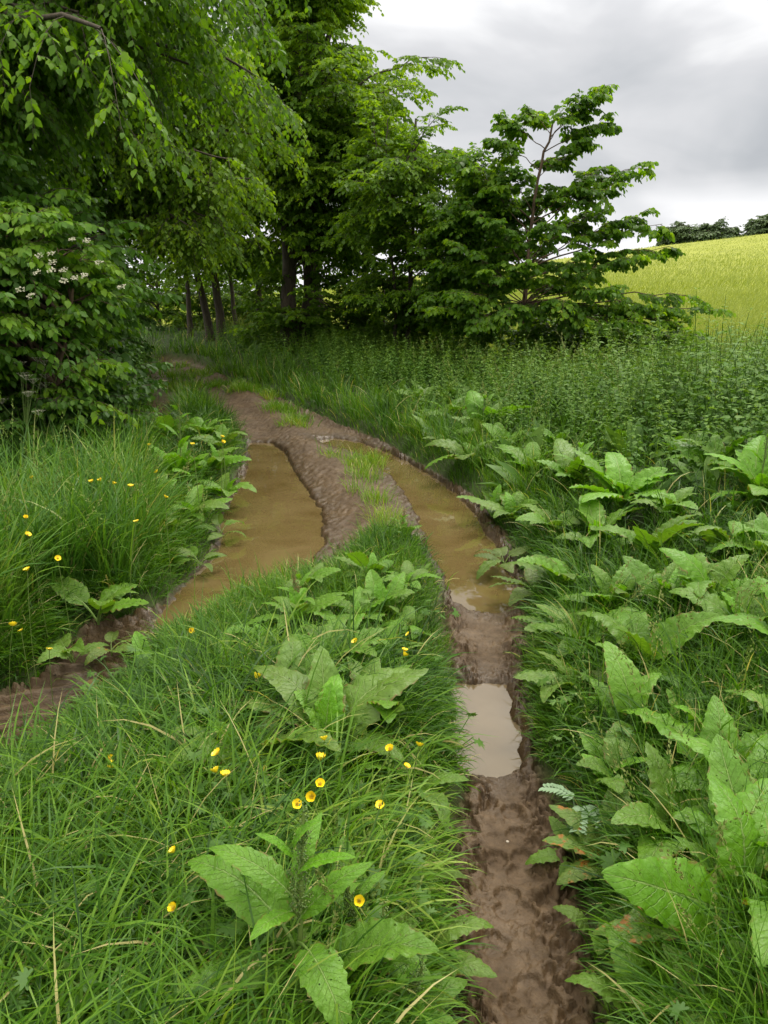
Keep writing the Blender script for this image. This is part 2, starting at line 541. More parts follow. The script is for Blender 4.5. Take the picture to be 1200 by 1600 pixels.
def base_h(x, y):
    """large shape of the land, without the mud detail"""
    x = np.asarray(x, float); y = np.asarray(y, float)
    h = 0.035 * fbm(x * 0.8, y * 0.8, 3, 3)
    h = h + 0.05 * sstep(x, 1.0, 3.5) + 0.12 * sstep(x, 0.9, 1.9) * (1 - sstep(y, 6.5, 10))
    t = np.clip((y - 14) / 106, 0, 1)
    crest = np.maximum(2.6 + 0.117 * x, 0.5)
    h = h + crest * t ** 0.95
    h = h - 6.0 * sstep(y, 135, 330)
    h = h + 0.25 * fbm(x * 0.05, y * 0.05, 2, 9) * sstep(y, 25, 60)
    return h


def height(x, y, detail=False, ret=False):
    x = np.asarray(x, float); y = np.asarray(y, float)
    near = (y < 24) & (y > -3) & (np.abs(x) < 10)
    ds = np.full(x.shape, 5.0)
    dw = np.full(x.shape, 5.0)
    xs, ys = x[near], y[near]
    wob = 0.03 * fbm(xs * 6, ys * 6, 3, 5)
    ds[near] = sdf(MUD, xs, ys) + wob
    if ret or detail:
        q = np.full(xs.shape, 5.0)
        for p in WAT:
            q = np.minimum(q, sdf(p, xs, ys))
        dw[near] = q + 0.045 * fbm(xs * 8, ys * 8, 4, 8, 0.6)
    h = base_h(x, y) + 0.10 * sstep(ds, -0.03, 0.14) + 0.07 * sstep(ds, 0.1, 0.9) + 0.018 * fbm(x * 4, y * 4, 3, 11)
    inside = sstep(ds, 0.03, -0.05)
    # mud floor between 1 and 7 cm above the water
    m = 0.018 + 0.010 * fbm(x * 3, y * 3, 2, 21) + 0.05 * sstep(y, 8.5, 10) * fbm(x * 2.2, y * 1.1, 3, 23)
    # higher spine between the two ruts, beyond 4.5 m
    spx = np.interp(y, [4.6, 5.5, 6.5, 7.5, 8.5, 10, 12], [0.05, -0.13, -0.42, -0.75, -1.0, -1.5, -2.3])
    m = m + 0.065 * np.exp(-((x - spx) / 0.22) ** 2) * sstep(y, 4.2, 4.9)
    # churned dark edges
    m = m + 0.03 * sstep(ds, -0.16, -0.02) * (0.5 + vnoise(x * 18, y * 18, 31))
    if detail:
        rid = 1 - np.abs(fbm(x * 16, y * 13, 3, 41))
        edge = sstep(ds + 0.05 * fbm(x * 5, y * 5, 2, 54), -0.13, -0.07)
        m = m + (0.002 + 0.014 * edge + 0.013 * sstep(y, 3.5, 5)) * fbm(x * 22, y * 22, 4, 42, 0.6)
        m = m - edge * 0.022 * sstep(rid, 0.84, 0.97)
        m = m - 0.030 * sstep(fbm(x * 38, y * 30, 4, 55, 0.65), 0.08, 0.26) * edge + 0.012 * edge * sstep(fbm(x * 14, y * 14, 2, 56), 0, 0.3)
        m = m - 0.006 * sstep(fbm(x * 60, y * 60, 2, 59), 0.25, 0.6)
        cl = sstep(fbm(x * 70, y * 60, 3, 57, 0.65), 0.0, 0.5) * sstep(fbm(x * 5, y * 5, 2, 58), -0.15, 0.25)
        m = m + 0.006 * cl * (0.1 + 0.75 * np.maximum(edge, sstep(y, 2.6, 3.0)))
        # tyre bars in the left rut
        tb = (x < -1.0) & (y < 4.0) & (y > 2.3)
        bars = sstep(np.sin((y + 0.45 * np.abs(x + 0.38 * y + 0.15)) * 2 * math.pi / 0.075 + 2 * vnoise(x * 5, y * 5, 61)), -0.2, 0.6)
        m = m + np.where(tb, 0.032 * bars - 0.014, 0)
        rt = (y > 4.4) & (y < 9)
        rails = sstep(np.sin((y * 1.0 + np.abs(x - spx) * 1.2) * 2 * math.pi / 0.14), 0.0, 0.8) * np.exp(-((x - spx + .12) / 0.16) ** 2)
        m = m + np.where(rt, 0.008 * rails * sstep(fbm(x * 3, y * 3, 2, 66), -0.2, 0.3), 0)
        for (a, b, rot, s) in PAWS:
            qx, qy = G(a, b, 0.02)
            u = ((x - qx) * math.cos(rot) + (y - qy) * math.sin(rot)) / s
            v = (-(x - qx) * math.sin(rot) + (y - qy) * math.cos(rot)) / s
            sel = (np.abs(u) < 0.08) & (np.abs(v) < 0.08)
            if not sel.any():
                continue
            uu, vv_ = u[sel], v[sel]
            dpt = np.exp(-((uu / 0.017) ** 2 + ((vv_ + 0.006) / 0.014) ** 2) ** 1.5)
            for tx, ty in ((-0.024, 0.012), (-0.010, 0.027), (0.010, 0.027), (0.024, 0.012)):
                dpt = np.maximum(dpt, np.exp(-(((uu - tx) / 0.008) ** 2 + ((vv_ - ty) / 0.011) ** 2) ** 1.5))
            rr = np.sqrt(uu ** 2 + vv_ ** 2)
            m[sel] += -0.032 * dpt ** 0.6 + 0.003 * np.exp(-((rr - 0.045) / 0.012) ** 2)
    # always a shore above the water, a bed below it
    wetin = sstep(dw, 0.02, -0.06)
    m2 = np.where(dw > 0, np.maximum(m, 0.002 + 0.10 * np.clip(dw, 0, 0.05)), m)
    m2 = m2 * (1 - wetin) - 0.06 * wetin
    h = h * (1 - inside) + (m2 + base_h(x, y) * 0.0) * inside
    if ret:
        return h, inside, sstep(dw, 0.22, 0.0), ds
    return h


def sdm(x, y):
    return sdf(MUD, x, y)


def axis(fn, a, b):
    out = [a]
    while out[-1] < b:
        out.append(out[-1] + fn(out[-1]))
    return out


def xstep(x):
    if 0.12 <= x <= 0.85: return 0.0042
    if -2.7 <= x <= 1.3: return 0.012
    d = (x - 1.3) if x > 0 else (-2.7 - x)
    return 0.012 + 0.07 * d


xr = axis(xstep, 0.12, 0.85)
xr = axis(xstep, xr[-1], 300)[0:]
xl = [-v for v in axis(lambda q: xstep(-q), -0.12, 300)][::-1]
XS = np.array(sorted(set(np.round(xl + axis(xstep, 0.12, 300), 5))))
YS = np.array([-20, -12, -7, -4, -2, -1, -0.3, 0.2, 0.5, 0.7, 0.8] + axis(lambda q: (max(0.0045, 0.0022 * q) if q < 3.2 else 0.0037 * q) if q < 16 else 0.06 * q - 0.9, 0.85, 700))
gx, gy = np.meshgrid(XS, YS)
gx = gx.ravel(); gy = gy.ravel()
gz, g_mud, g_wet, g_ds = height(gx, gy, True, True)
ny, nx = len(YS), len(XS)
idx = np.arange(ny * nx).reshape(ny, nx)
F = np.stack([idx[:-1, :-1], idx[:-1, 1:], idx[1:, 1:], idx[1:, :-1]], -1).reshape(-1, 4)


def field_edge(x):
    return np.where(x > 2, 14.6, 14.6 + (2 - x) * 1.25)


g_field = sstep(gy - field_edge(gx), -0.6, 0.8)
mb = MB()
mb.add(np.stack([gx, gy, gz], 1), F)
ground = mb.build('ground', M['ground'], extra={'mud': g_mud, 'wet': g_wet, 'field': g_field})
tag(ground, 'muddy rutted farm lane running between green verges and a hill field', 'ground', kind='structure')


def water(name, pp, mat, label):
    c = np.mean(pp, axis=0)
    pts = []
    for i in range(len(pp)):
        ax, ay = pp[i - 1]; bx, by = pp[i]; ex, ey = pp[(i + 1) % len(pp)]
        n = np.array([ey - ay, -(ex - ax)]); n = n / (np.linalg.norm(n) + 1e-9)
        q = np.array([bx, by])
        if sdf(pp, np.array([q[0] + n[0] * 0.01]), np.array([q[1] + n[1] * 0.01]))[0] < 0:
            n = -n
        pts.append(q + n * 0.05)
    V = [(x, y, 0.0) for x, y in pts]
    me = bpy.data.meshes.new(name)
    me.from_pydata(V, [], [list(range(len(V)))])
    me.materials.append(mat)
    me.update()
    o = bpy.data.objects.new(name, me)
    col.objects.link(o)
    tag(o, label, 'puddle', kind='structure')


water('puddle_water', WAT[0], M['water'], 'long brown puddle filling the left rut')
water('puddle_water', WAT[1], M['water'], 'curved brown puddle filling the right rut beyond the mud')
water('puddle_water', WAT[2], M['water2'], 'small pale puddle near the front of the right rut reflecting sky')
water('puddle_water', WAT[3], M['water'], 'tiny puddle beside the tyre marks in the left rut')


# ---------------------------------------------------------------- grass
def blades(P, az, L, wd, th0, curv, S=5, twist=None):
    """arching ribbons: P (N,3) roots"""
    N = len(P)
    t = np.linspace(0, 1, S + 1)
    tm = (t[1:] + t[:-1]) / 2
    th = th0[:, None] + curv[:, None] * tm[None, :] ** 1.4
    dr = np.sin(th) * L[:, None] / S
    dz = np.cos(th) * L[:, None] / S
    r = np.concatenate([np.zeros((N, 1)), np.cumsum(dr, 1)], 1)
    z = np.concatenate([np.zeros((N, 1)), np.cumsum(dz, 1)], 1)
    ca, sa = np.cos(az), np.sin(az)
    side = rng.normal(0, 0.12, N)
    cen = np.stack([P[:, 0:1] + r * ca[:, None] - sa[:, None] * side[:, None] * r * t[None, :],
                    P[:, 1:2] + r * sa[:, None] + ca[:, None] * side[:, None] * r * t[None, :], P[:, 2:3] + z], -1)
    tw = rng.uniform(-0.9, 0.9, N) if twist is None else twist
    wv = np.stack([-sa * np.cos(tw), ca * np.cos(tw), np.sin(tw)], -1)
    prof = np.minimum(1, (0.55 + 1.6 * t)) * (1 - t ** 2.2)
    wdt = wd[:, None] * prof[None, :] * 0.5
    Lf = cen[:, :-1] - wv[:, None] * wdt[:, :-1, None]
    Rt = cen[:, :-1] + wv[:, None] * wdt[:, :-1, None]
    V = np.concatenate([np.stack([Lf, Rt], 2).reshape(N, 2 * S, 3), cen[:, -1:]], 1)
    k = 2 * S + 1
    q = np.array([[2 * i, 2 * i + 1, 2 * i + 3, 2 * i + 2] for i in range(S - 1)])
    tri = np.array([[2 * S - 2, 2 * S - 1, 2 * S]])
    off = (np.arange(N) * k)[:, None, None]
    return V.reshape(-1, 3), [(q[None] + off).reshape(-1, 4), (tri[None] + off).reshape(-1, 3)], k, cen


def edge_dir(x, y):
    e = 0.03
    gx_ = sdm(x + e, y) - sdm(x - e, y)
    gy_ = sdm(x, y + e) - sdm(x, y - e)
    return np.arctan2(-gy_, -gx_)          # towards the mud


HEDGE_X = lambda y: np.where(y < 6.4, -3.0, -0.318 * y - 0.35)

# tufts are spread evenly over the picture's ground, so they thin out with distance
NT_ = 21000
tpx = rng.uniform(-420, 1650, NT_); tpy = 505 + (2050 - 505) * rng.uniform(0, 1, NT_) ** 1.15
tx, ty = G(tpx, tpy, 0.12)
ok = (ty < 32) & (ty > 0.35)

tx, ty = tx[ok], ty[ok]
# the verges carry on to both sides of the view
sx_ = rng.uniform(-5.5, 6.5, 9000); sy_ = rng.uniform(-1.2, 6.0, 9000)
kk_ = (np.abs(sx_) > 0.55 * np.maximum(sy_, 0) + 0.55)
tx = np.concatenate([tx, sx_[kk_]]); ty = np.concatenate([ty, sy_[kk_]])
# extra tufts along both banks further off, where the view is grazing
ex_y = np.exp(rng.uniform(math.log(2.2), math.log(24), 75000)); ex_x = rng.uniform(-0.72, 0.3, 75000) * ex_y
ed = sdm(ex_x, ex_y)
kk_ = (ed > 0.01) & (ed < 0.9) & (rng.uniform(0, 1, 75000) < 0.5 * np.exp(-ed / 0.35))
tx = np.concatenate([tx, ex_x[kk_]]); ty = np.concatenate([ty, ex_y[kk_]])
ds = sdm(tx, ty) + 0.03 * fbm(tx * 6, ty * 6, 3, 5)
isl = sdf(ISL, tx, ty) < 0
nettle_zone = (tx > 0) & (ds > 0.55) & (ty > 4.6) & ~isl
keep = (ds > np.where(ty < 2.6, 0.04, 0.015)) & (ty < field_edge(tx) + 0.3)
keep &= ~(nettle_zone & (rng.uniform(0, 1, len(tx)) > 0.5))
keep &= ~((tx < HEDGE_X(ty) - 0.2) & (ty > 5.6) & (ty < 14))
# worn ground near the ruts is thinner
keep &= rng.uniform(0, 1, len(tx)) < 0.35 + 0.65 * sstep(ds, 0.0, 0.12)
tx, ty, ds, isl, nettle_zone = tx[keep], ty[keep], ds[keep], isl[keep], nettle_zone[keep]
print('tufts', len(tx))
# extra grassy patches standing in the mud
PATCH = [(568, 722, 0.17, 46), (572, 745, 0.12, 20), (440, 642, 0.2, 40), (462, 666, 0.17, 24), (382, 612, 0.24, 60), (405, 590, 0.3, 40), (590, 790, 0.1, 14), (285, 602, 0.35, 46), (300, 584, 0.55, 70), (340, 600, 0.3, 40), (262, 572, 0.4, 30),
         (600, 820, 0.12, 18), (520, 716, 0.09, 6), (480, 655, 0.15, 10), (560, 775, 0.09, 6), (425, 618, 0.2, 26), (600, 850, 0.12, 26), (630, 852, 0.1, 20)]
ex = []
for (a, b, r_, n_) in PATCH:
    qx, qy = G(a, b, 0.05)
    an = rng.uniform(0, 6.28, n_); rr = r_ * np.sqrt(rng.uniform(0, 1, n_))
    ex.append(np.stack([qx + rr * np.cos(an), qy + rr * np.sin(an) * 1.5], 1))
ex = np.concatenate(ex)
nE = len(ex)
tx = np.concatenate([tx, ex[:, 0]]); ty = np.concatenate([ty, ex[:, 1]])
ds = np.concatenate([ds, np.full(nE, 0.05)]); isl = np.concatenate([isl, np.zeros(nE, bool)])
patch = np.zeros(len(tx), bool); patch[-nE:] = True
nettle_zone = np.concatenate([nettle_zone, np.zeros(nE, bool)])
bank_left = (~isl) & (tx < np.interp(ty, [1, 4, 6.5, 8, 10, 16, 30], [-0.5, -0.8, -1.1, -1.6, -2.4, -4.4, -7])) & ~patch & (ty < 9)
EDG = edge_dir(tx, ty)


def make_grass(sel, per, Lr, th, cv, wr, mat, name, label, tint=(0.1, 0.8), S=5, spread=0.03, edge_lean=True, stiff=0.0):
    id_ = np.repeat(np.nonzero(sel)[0], per)
    N = len(id_)
    d = np.hypot(tx[id_], ty[id_])
    outa = rng.uniform(0, 2 * math.pi, N)
    rr = (spread + 0.009 * d) * np.sqrt(rng.uniform(0, 1, N))
    x = tx[id_] + rr * np.cos(outa); y = ty[id_] + rr * np.sin(outa)
    if edge_lean:
        near = np.exp(-np.maximum(ds[id_], 0) / 0.14)
        pick = rng.uniform(0, 1, N) < near * 0.75
        az = np.where(pick, EDG[id_] + rng.normal(0, 0.6, N), outa + rng.normal(0, 0.8, N))
    else:
        az = outa + rng.normal(0, 0.8, N)
    tuft = rng.uniform(0.75, 1.2, len(sel))[id_]
    L = rng.uniform(Lr[0], Lr[1], N) * tuft
    if edge_lean:
        L = L * (0.34 + 0.66 * sstep(ds[id_], 0.0, 0.3))
    z = height(x, y)
    # nothing may stand in open mud
    P = np.stack([x, y, z - 0.01], 1)
    th0 = rng.uniform(th[0], th[1], N); c_ = rng.uniform(cv[0], cv[1], N)
    wd = np.maximum(rng.uniform(wr[0], wr[1], N), d * 0.00105)
    V, F_, k, cen = blades(P, az, L, wd, th0, c_, S)
    tt = np.clip(tint[0] + (tint[1] - tint[0]) * (0.5 * rng.uniform(0, 1, N) + 0.5 * rng.uniform(0, 1, len(sel))[id_]), 0, 0.9)
    tt = np.clip(tt + 0.3 * fbm(x * 2.3, y * 2.3, 3, 88), 0, 0.92)
    tt = np.where(rng.uniform(0, 1, N) < 0.035, 1.0, tt)
    g = MB()
    g.add(V, F_, np.repeat(tt, k))
    o = g.build(name, mat)
    tag(o, label, 'grass', kind='stuff')
    return o


inisl = isl & ~patch
front = inisl & (ty < 2.7) & ~((tx < -0.45) & (ds < 0.4))
make_grass(front, 7, (0.16, 0.42), (0.1, 0.8), (0.7, 2.4), (0.0035, 0.0108), M['grass'], 'verge_grass', 'long arching grass covering the middle strip in the foreground', (0.0, 0.88), 6)
make_grass(inisl & ~front, 10, (0.07, 0.19), (0.05, 0.7), (0.3, 1.6), (0.003, 0.006), M['grass'], 'verge_grass', 'short grass on the middle strip beyond the docks', (0.15, 0.8), 5)
tallz = bank_left & (ds > 0.22) & (tx < -0.325 * ty)
make_grass(tallz, 8, (0.32, 0.66), (0.02, 0.32), (0.2, 1.6), (0.008, 0.016), M['bluegrass'], 'tall_grass', 'tall blue green grass on the left bank', (0.15, 0.98), 6, 0.04, False)
make_grass(bank_left, 8, (0.16, 0.36), (0.15, 0.8), (0.5, 1.9), (0.004, 0.009), M['grass'], 'verge_grass', 'bent grass hanging over the left bank edge', (0.1, 0.75), 6)
rightz = ~inisl & ~bank_left & ~patch
rn = rightz & (ty < 5.2) & (tx > 0)
make_grass(rn, 8, (0.14, 0.38), (0.05, 0.7), (0.3, 2.1), (0.0035, 0.0098), M['grass'], 'verge_grass', 'dark lush grass between the docks of the right verge', (0.0, 0.7), 6)
make_grass(rightz & ~rn, 9, (0.16, 0.5), (0.05, 0.5), (0.3, 1.3), (0.004, 0.008), M['grass'], 'verge_grass', 'grass along the far edges of the lane', (0.1, 0.8), 4)
make_grass(patch, 9, (0.07, 0.2), (0.05, 0.6), (0.2, 1.2), (0.003, 0.005), M['grass'], 'grass_patch', 'bright grass tufts growing out of the mud ridge', (0.45, 0.85), 4, 0.03, False)


# flowering grass stalks with seed heads
def seed_grass(n, region, hr, name, label, headL=0.09, tint=0.7, heavy=1.0):
    a = rng.uniform(region[0], region[2], n); b = rng.uniform(region[1], region[3], n)
    x, y = G(a, b, 0.15)
    k = sdm(x, y) > 0.08
    x, y = x[k], y[k]
    n = len(x)
    z = height(x, y)
    az = rng.uniform(0, 6.28, n); L = rng.uniform(hr[0], hr[1], n)
    th0 = rng.uniform(0.02, 0.3, n); cv = rng.uniform(0.1, 0.9, n)
    V, F_, kk, cen = blades(np.stack([x, y, z], 1), az, L, np.maximum(0.0022, 0.0007 * y), th0, cv, 7)
    g = MB()
    g.add(V, F_, tint)
    # spikelets along the upper third
    J = 26
    tt = rng.uniform(0.72, 1.0, (n, J))
    fi = tt * 7
    i0 = np.clip(fi.astype(int), 0, 6)
    fr = (fi - i0)[..., None]
    rows = np.arange(n)[:, None]
    p = cen[rows, i0] * (1 - fr) + cen[rows, i0 + 1] * fr
    T = unit(cen[rows, i0 + 1] - cen[rows, i0])
    rnd = unit(rng.normal(0, 1, (n, J, 3)))
    wdt = 0.012 * heavy * (1.15 - (tt - 0.72) / 0.28)[..., None]
    p = p + rnd * wdt * rng.uniform(0, 1, (n, J, 1))
    Y = unit(T + rnd * 0.5); X = unit(np.cross(Y, unit(rng.normal(0, 1, (n, J, 3))))); Z = np.cross(X, Y)
    s = (0.011 * heavy)
    Tm = np.array([[0, 0, 0], [0.22, 0.4, 0], [0, 1, 0], [-0.22, 0.4, 0], [0, 0.4, 0.2], [0, 0.4, -0.2]])
    Fm = [[0, 1, 4], [1, 2, 4], [2, 3, 4], [3, 0, 4], [0, 1, 5], [1, 2, 5], [2, 3, 5], [3, 0, 5]]
    V, F_ = repl(Tm, [Fm], p.reshape(-1, 3), X.reshape(-1, 3) * s, Y.reshape(-1, 3) * s, Z.reshape(-1, 3) * s)
    g.add(V, F_, 0.93)
    tag(g.build(name, M['bluegrass']), label, 'grass', kind='stuff')


seed_grass(85, (-60, 850, 330, 1000), (0.62, 0.9), 'seeding_grass', 'seed heads standing above the left bank grass', heavy=1.3)
seed_grass(46, (950, 1250, 1400, 1750), (0.5, 0.7), 'seeding_grass', 'pale seed heads at the right edge by the big dock leaves')
seed_grass(30, (880, 1020, 1350, 1300), (0.5, 0.7), 'seeding_grass', 'pale seed heads among the right hand docks')
seed_grass(230, (640, 560, 1300, 760), (0.7, 0.98), 'seeding_grass', 'pale flowering stalks rising through the nettle bed', heavy=1.5)
seed_grass(16, (450, 1350, 690, 1700), (0.3, 0.45), 'seeding_grass', 'fine seed heads at the front of the middle strip')

# barley
nb = 170000
by = np.exp(rng.uniform(math.log(14.0), math.log(121), nb))
bx = rng.uniform(-0.62, 0.72, nb) * by
k = (by > field_edge(bx)) & ((bx > 0) | (rng.uniform(0, 1, nb) < 0.5))
bx, by = bx[k], by[k]
nb = len(bx)
wav = fbm(bx * 0.25, by * 0.9, 3, 77)
tram = np.abs(((bx * 0.35 + by) / 9.0) % 1.0 - 0.5) < 0.04
Lb = (0.72 + 0.12 * wav) * np.interp(by, [30, 110], [1, 0.55]) * np.where(tram, 0.7, 1.0)
V, F_, kk, cen = blades(np.stack([bx, by, base_h(bx, by)], 1), rng.normal(0.3, 0.7, nb) + wav * 2, Lb, np.maximum(0.012, by * 0.0007),
                        rng.uniform(0, 0.25, nb), rng.uniform(0.4, 1.6, nb), 3)
g = MB()
g.add(V, F_, np.repeat(np.clip(0.5 + 0.5 * wav + rng.normal(0, 0.22, nb), 0, 1), kk))
tag(g.build('barley_crop', M['barley']), 'yellow green barley crop covering the hillside field', 'crop', kind='stuff')


# ---------------------------------------------------------------- leaf templates
LEAF_HI = np.array([[0, 0, 0], [.30, .30, .05], [-.30, .30, .05], [0, .34, 0], [.27, .66, .02], [-.27, .66, .02], [0, .68, -.04], [0, 1.02, -.14]])
LEAF_HI_F = [[[0, 1, 3], [0, 3, 2], [4, 7, 6], [6, 7, 5]], [[3, 1, 4, 6], [2, 3, 6, 5]]]
LEAF_LO = np.array([[0, 0, 0], [.36, .45, .06], [0, 1, -.1], [-.36, .45, .06]])
LEAF_LO_F = [[[0, 1, 2], [0, 2, 3]]]


def lerp_poly(Pl, u):
    """Pl (N,n,3), u (N,M) -> position, tangent"""
    n = Pl.shape[1]
    f = np.clip(u, 0, 0.9999) * (n - 1)
    i0 = f.astype(int)
    fr = (f - i0)[..., None]
    rows = np.arange(len(Pl))[:, None]
    a = Pl[rows, i0]; b = Pl[rows, i0 + 1]
    return a * (1 - fr) + b * fr, unit(b - a)


UP = np.array([0, 0, 1.0])


def sprout(Pl, Mn, u0, u1, l0, l1, ang, lift, droop, n=4, jit=0.25):
    N = len(Pl)
    u = np.linspace(u0, u1, Mn)[None] + rng.uniform(-0.5, 0.5, (N, Mn)) * (u1 - u0) / Mn
    p, T = lerp_poly(Pl, u)
    S = unit(np.cross(T, UP) + 1e-4)
    sg = np.where((np.arange(Mn)[None] + rng.integers(0, 2, (N, 1))) % 2 == 0, 1.0, -1.0)[..., None]
    a = ang * rng.uniform(0.7, 1.25, (N, Mn, 1))
    a[:, -1] *= 0.3
    D = T * np.cos(a) + S * np.sin(a) * sg + UP * (lift + rng.normal(0, jit, (N, Mn, 1))) + rng.normal(0, jit * 0.5, (N, Mn, 3))
    D = unit(D)
    L = (l0 + (l1 - l0) * (u - u0) / max(u1 - u0, 1e-6)) * rng.uniform(0.65, 1.25, (N, Mn))
    s = np.linspace(0, 1, n)[None, None, :, None]
    Q = p[:, :, None] + D[:, :, None] * s * L[..., None, None] - UP * (s ** 2) * (droop * L)[..., None, None]
    return Q.reshape(N * Mn, n, 3), L.reshape(-1)


def leaves_on(Pl, J, size, ang=0.9, droop=0.25, tilt=0.45, hi=True, u0=0.1, wide=1.0, base_t=None, up_bias=1.0):
    N = len(Pl)
    u = np.linspace(u0, 1.0, J)[None] + rng.uniform(-0.4, 0.4, (N, J)) / J
    p, T = lerp_poly(Pl, u)
    S = unit(np.cross(T, UP) + 1e-4)
    sg = np.where(np.arange(J)[None] % 2 == 0, 1.0, -1.0)[..., None]
    a = ang * rng.uniform(0.7, 1.3, (N, J, 1)); a[:, -1] *= 0.1
    D = unit(T * np.cos(a) + S * np.sin(a) * sg - UP * droop * rng.uniform(0.3, 1.7, (N, J, 1)) + rng.normal(0, 0.12, (N, J, 3)))
    Nn = unit(UP * up_bias + rng.normal(0, tilt, (N, J, 3)))
    X = unit(np.cross(D, Nn)); Z = np.cross(X, D)
    sz = (size * rng.uniform(0.6, 1.2, (N, J)) * np.interp(u, [0, .5, 1], [.9, 1.05, .8]))[..., None]
    Tm, Fm = (LEAF_HI, LEAF_HI_F) if hi else (LEAF_LO, LEAF_LO_F)
    V, F_ = repl(Tm, Fm, p.reshape(-1, 3), (X * sz * wide).reshape(-1, 3), (D * sz).reshape(-1, 3), (Z * sz).reshape(-1, 3))
    t = np.repeat(base_t if base_t is not None else np.full(N, 0.4), J) + rng.normal(0, 0.16, N * J)
    return V, F_, np.repeat(np.clip(t, 0, 1), len(Tm))


def bez(A, C, B, n):
    s = np.linspace(0, 1, n)[None, :, None]
    return A[:, None] * (1 - s) ** 2 + 2 * C[:, None] * s * (1 - s) + B[:, None] * s ** 2


def in_ellipsoids(ells, n, shell=0.45):
    wts = np.array([e[1][0] * e[1][1] * e[1][2] for e in ells], float); wts /= wts.sum()
    ii = rng.choice(len(ells), n, p=wts)
    d = unit(rng.normal(0, 1, (n, 3)))
    r = rng.uniform(shell ** 3, 1, n) ** (1 / 3)
    C = np.array([e[0] for e in ells]); Rr = np.array([e[1] for e in ells])
    return C[ii] + d * r[:, None] * Rr[ii]


def tree(name, label, trunk, tr, mat, ells=None, nl=40, targets=None, attach=None, M1=12, ls=(0.8, 0.35), K=7, lt=(0.3, 0.2), J=8, size=0.08,
         droop=(0.25, 0.3, 0.25), rise=0.35, arch=0.12, hi=False, wide=1.0, bark='bark', cat='tree', group=None, tintr=(0.15, 0.75), extra_trunks=(), zmin=0.3,
         u_leaf=0.25, top_tint=0.0, tilt=0.45, limb_r=0.014):
    trunk = np.array(trunk, float)
    base = trunk[0].copy()
    root = empty(name, base, label, cat, group)
    # smooth trunk
    def smooth(tk, n=14):
        s = np.linspace(0, len(tk) - 1, n)
        o_ = np.stack([np.interp(s, np.arange(len(tk)), tk[:, i]) for i in range(3)], 1)
        o_[1:-1] += rng.normal(0, 0.012 * max(1.0, tr[0] / 0.05) ** 0.5, (n - 2, 3)) * np.array([1, 1, 0])
        return o_
    tks = [smooth(trunk)] + [smooth(np.array(q, float)) for q in extra_trunks]
    mt = MB()
    for j, tk in enumerate(tks):
        k_ = 1.0 if j == 0 else 0.7
        V, F_ = tubes(tk[None] - base, (np.linspace(tr[0], tr[1], len(tk)) * k_)[None] * (1 + 0.5 * np.exp(-np.linspace(0, 1, len(tk)) * 14))[None], 8)
        mt.add(V, F_, 0.3)
    mt.build('trunk', M['bark'] if bark == 'bark' else M[bark], root)
    if targets is None:
        targets = in_ellipsoids(ells, nl)
    targets = np.array(targets, float)
    N = len(targets)
    A = np.zeros((N, 3))
    for i in range(N):
        tk = tks[i % len(tks)]
        if attach is not None and attach[i] is not None:
            z = attach[i]
        else:
            hd = math.hypot(targets[i, 0] - np.interp(targets[i, 2], tk[:, 2], tk[:, 0]), targets[i, 1] - tk[5, 1])
            z = targets[i, 2] - rise * hd - 0.1
        z = min(max(z, base[2] + zmin), tk[-1, 2])
        A[i] = [np.interp(z, tk[:, 2], tk[:, 0]), np.interp(z, tk[:, 2], tk[:, 1]), z]
    D = targets - A
    Ln = np.linalg.norm(D, axis=1)
    C = A + D * 0.5 + UP * (arch * Ln)[:, None]
    limbs = bez(A, C, targets, 9)
    limbs[:, 2:-1] += rng.normal(0, 0.015, (N, 6, 3)) * Ln[:, None, None]
    L0 = limbs
    L1, _ = sprout(limbs, M1, u_leaf, 1.0, ls[0], ls[1], 0.9, 0.08, droop[0], 5)
    L2, _ = sprout(L1, K, 0.12, 1.0, lt[0], lt[1], 0.85, 0.02, droop[1], 3, 0.15)
    br = MB()
    V, F_ = tubes(L0 - base, np.linspace(1, 0.25, 9)[None] * (0.006 + limb_r * Ln)[:, None] * 0.8, 5)
    br.add(V, F_, 0.5)
    V, F_ = tubes(L1 - base, np.linspace(1, 0.4, 5)[None] * np.full((len(L1), 1), 0.0045 * max(1, size / 0.09)), 3)
    br.add(V, F_, 0.5)
    V, F_ = tubes(L2 - base, np.linspace(1, 0.5, 3)[None] * np.full((len(L2), 1), 0.002 * max(1, size / 0.09)), 3)
    br.add(V, F_, 0.5)
    br.build('branches', M['bark'] if bark == 'bark' else M[bark], root)
    bt = np.repeat(rng.uniform(tintr[0], tintr[1], len(L1)), K)
    if top_tint:
        zz = L2[:, -1, 2]
        bt = bt + top_tint * (zz - zz.min()) / (np.ptp(zz) + 1e-6)
    cr = MB()
    V, F_, tt = leaves_on(L2, J, size, 0.9, droop[2], tilt, hi, 0.12, wide, bt)
    cr.add(V - base, F_, tt)
    cr.build('crown', M[mat], root)
    return root, limbs


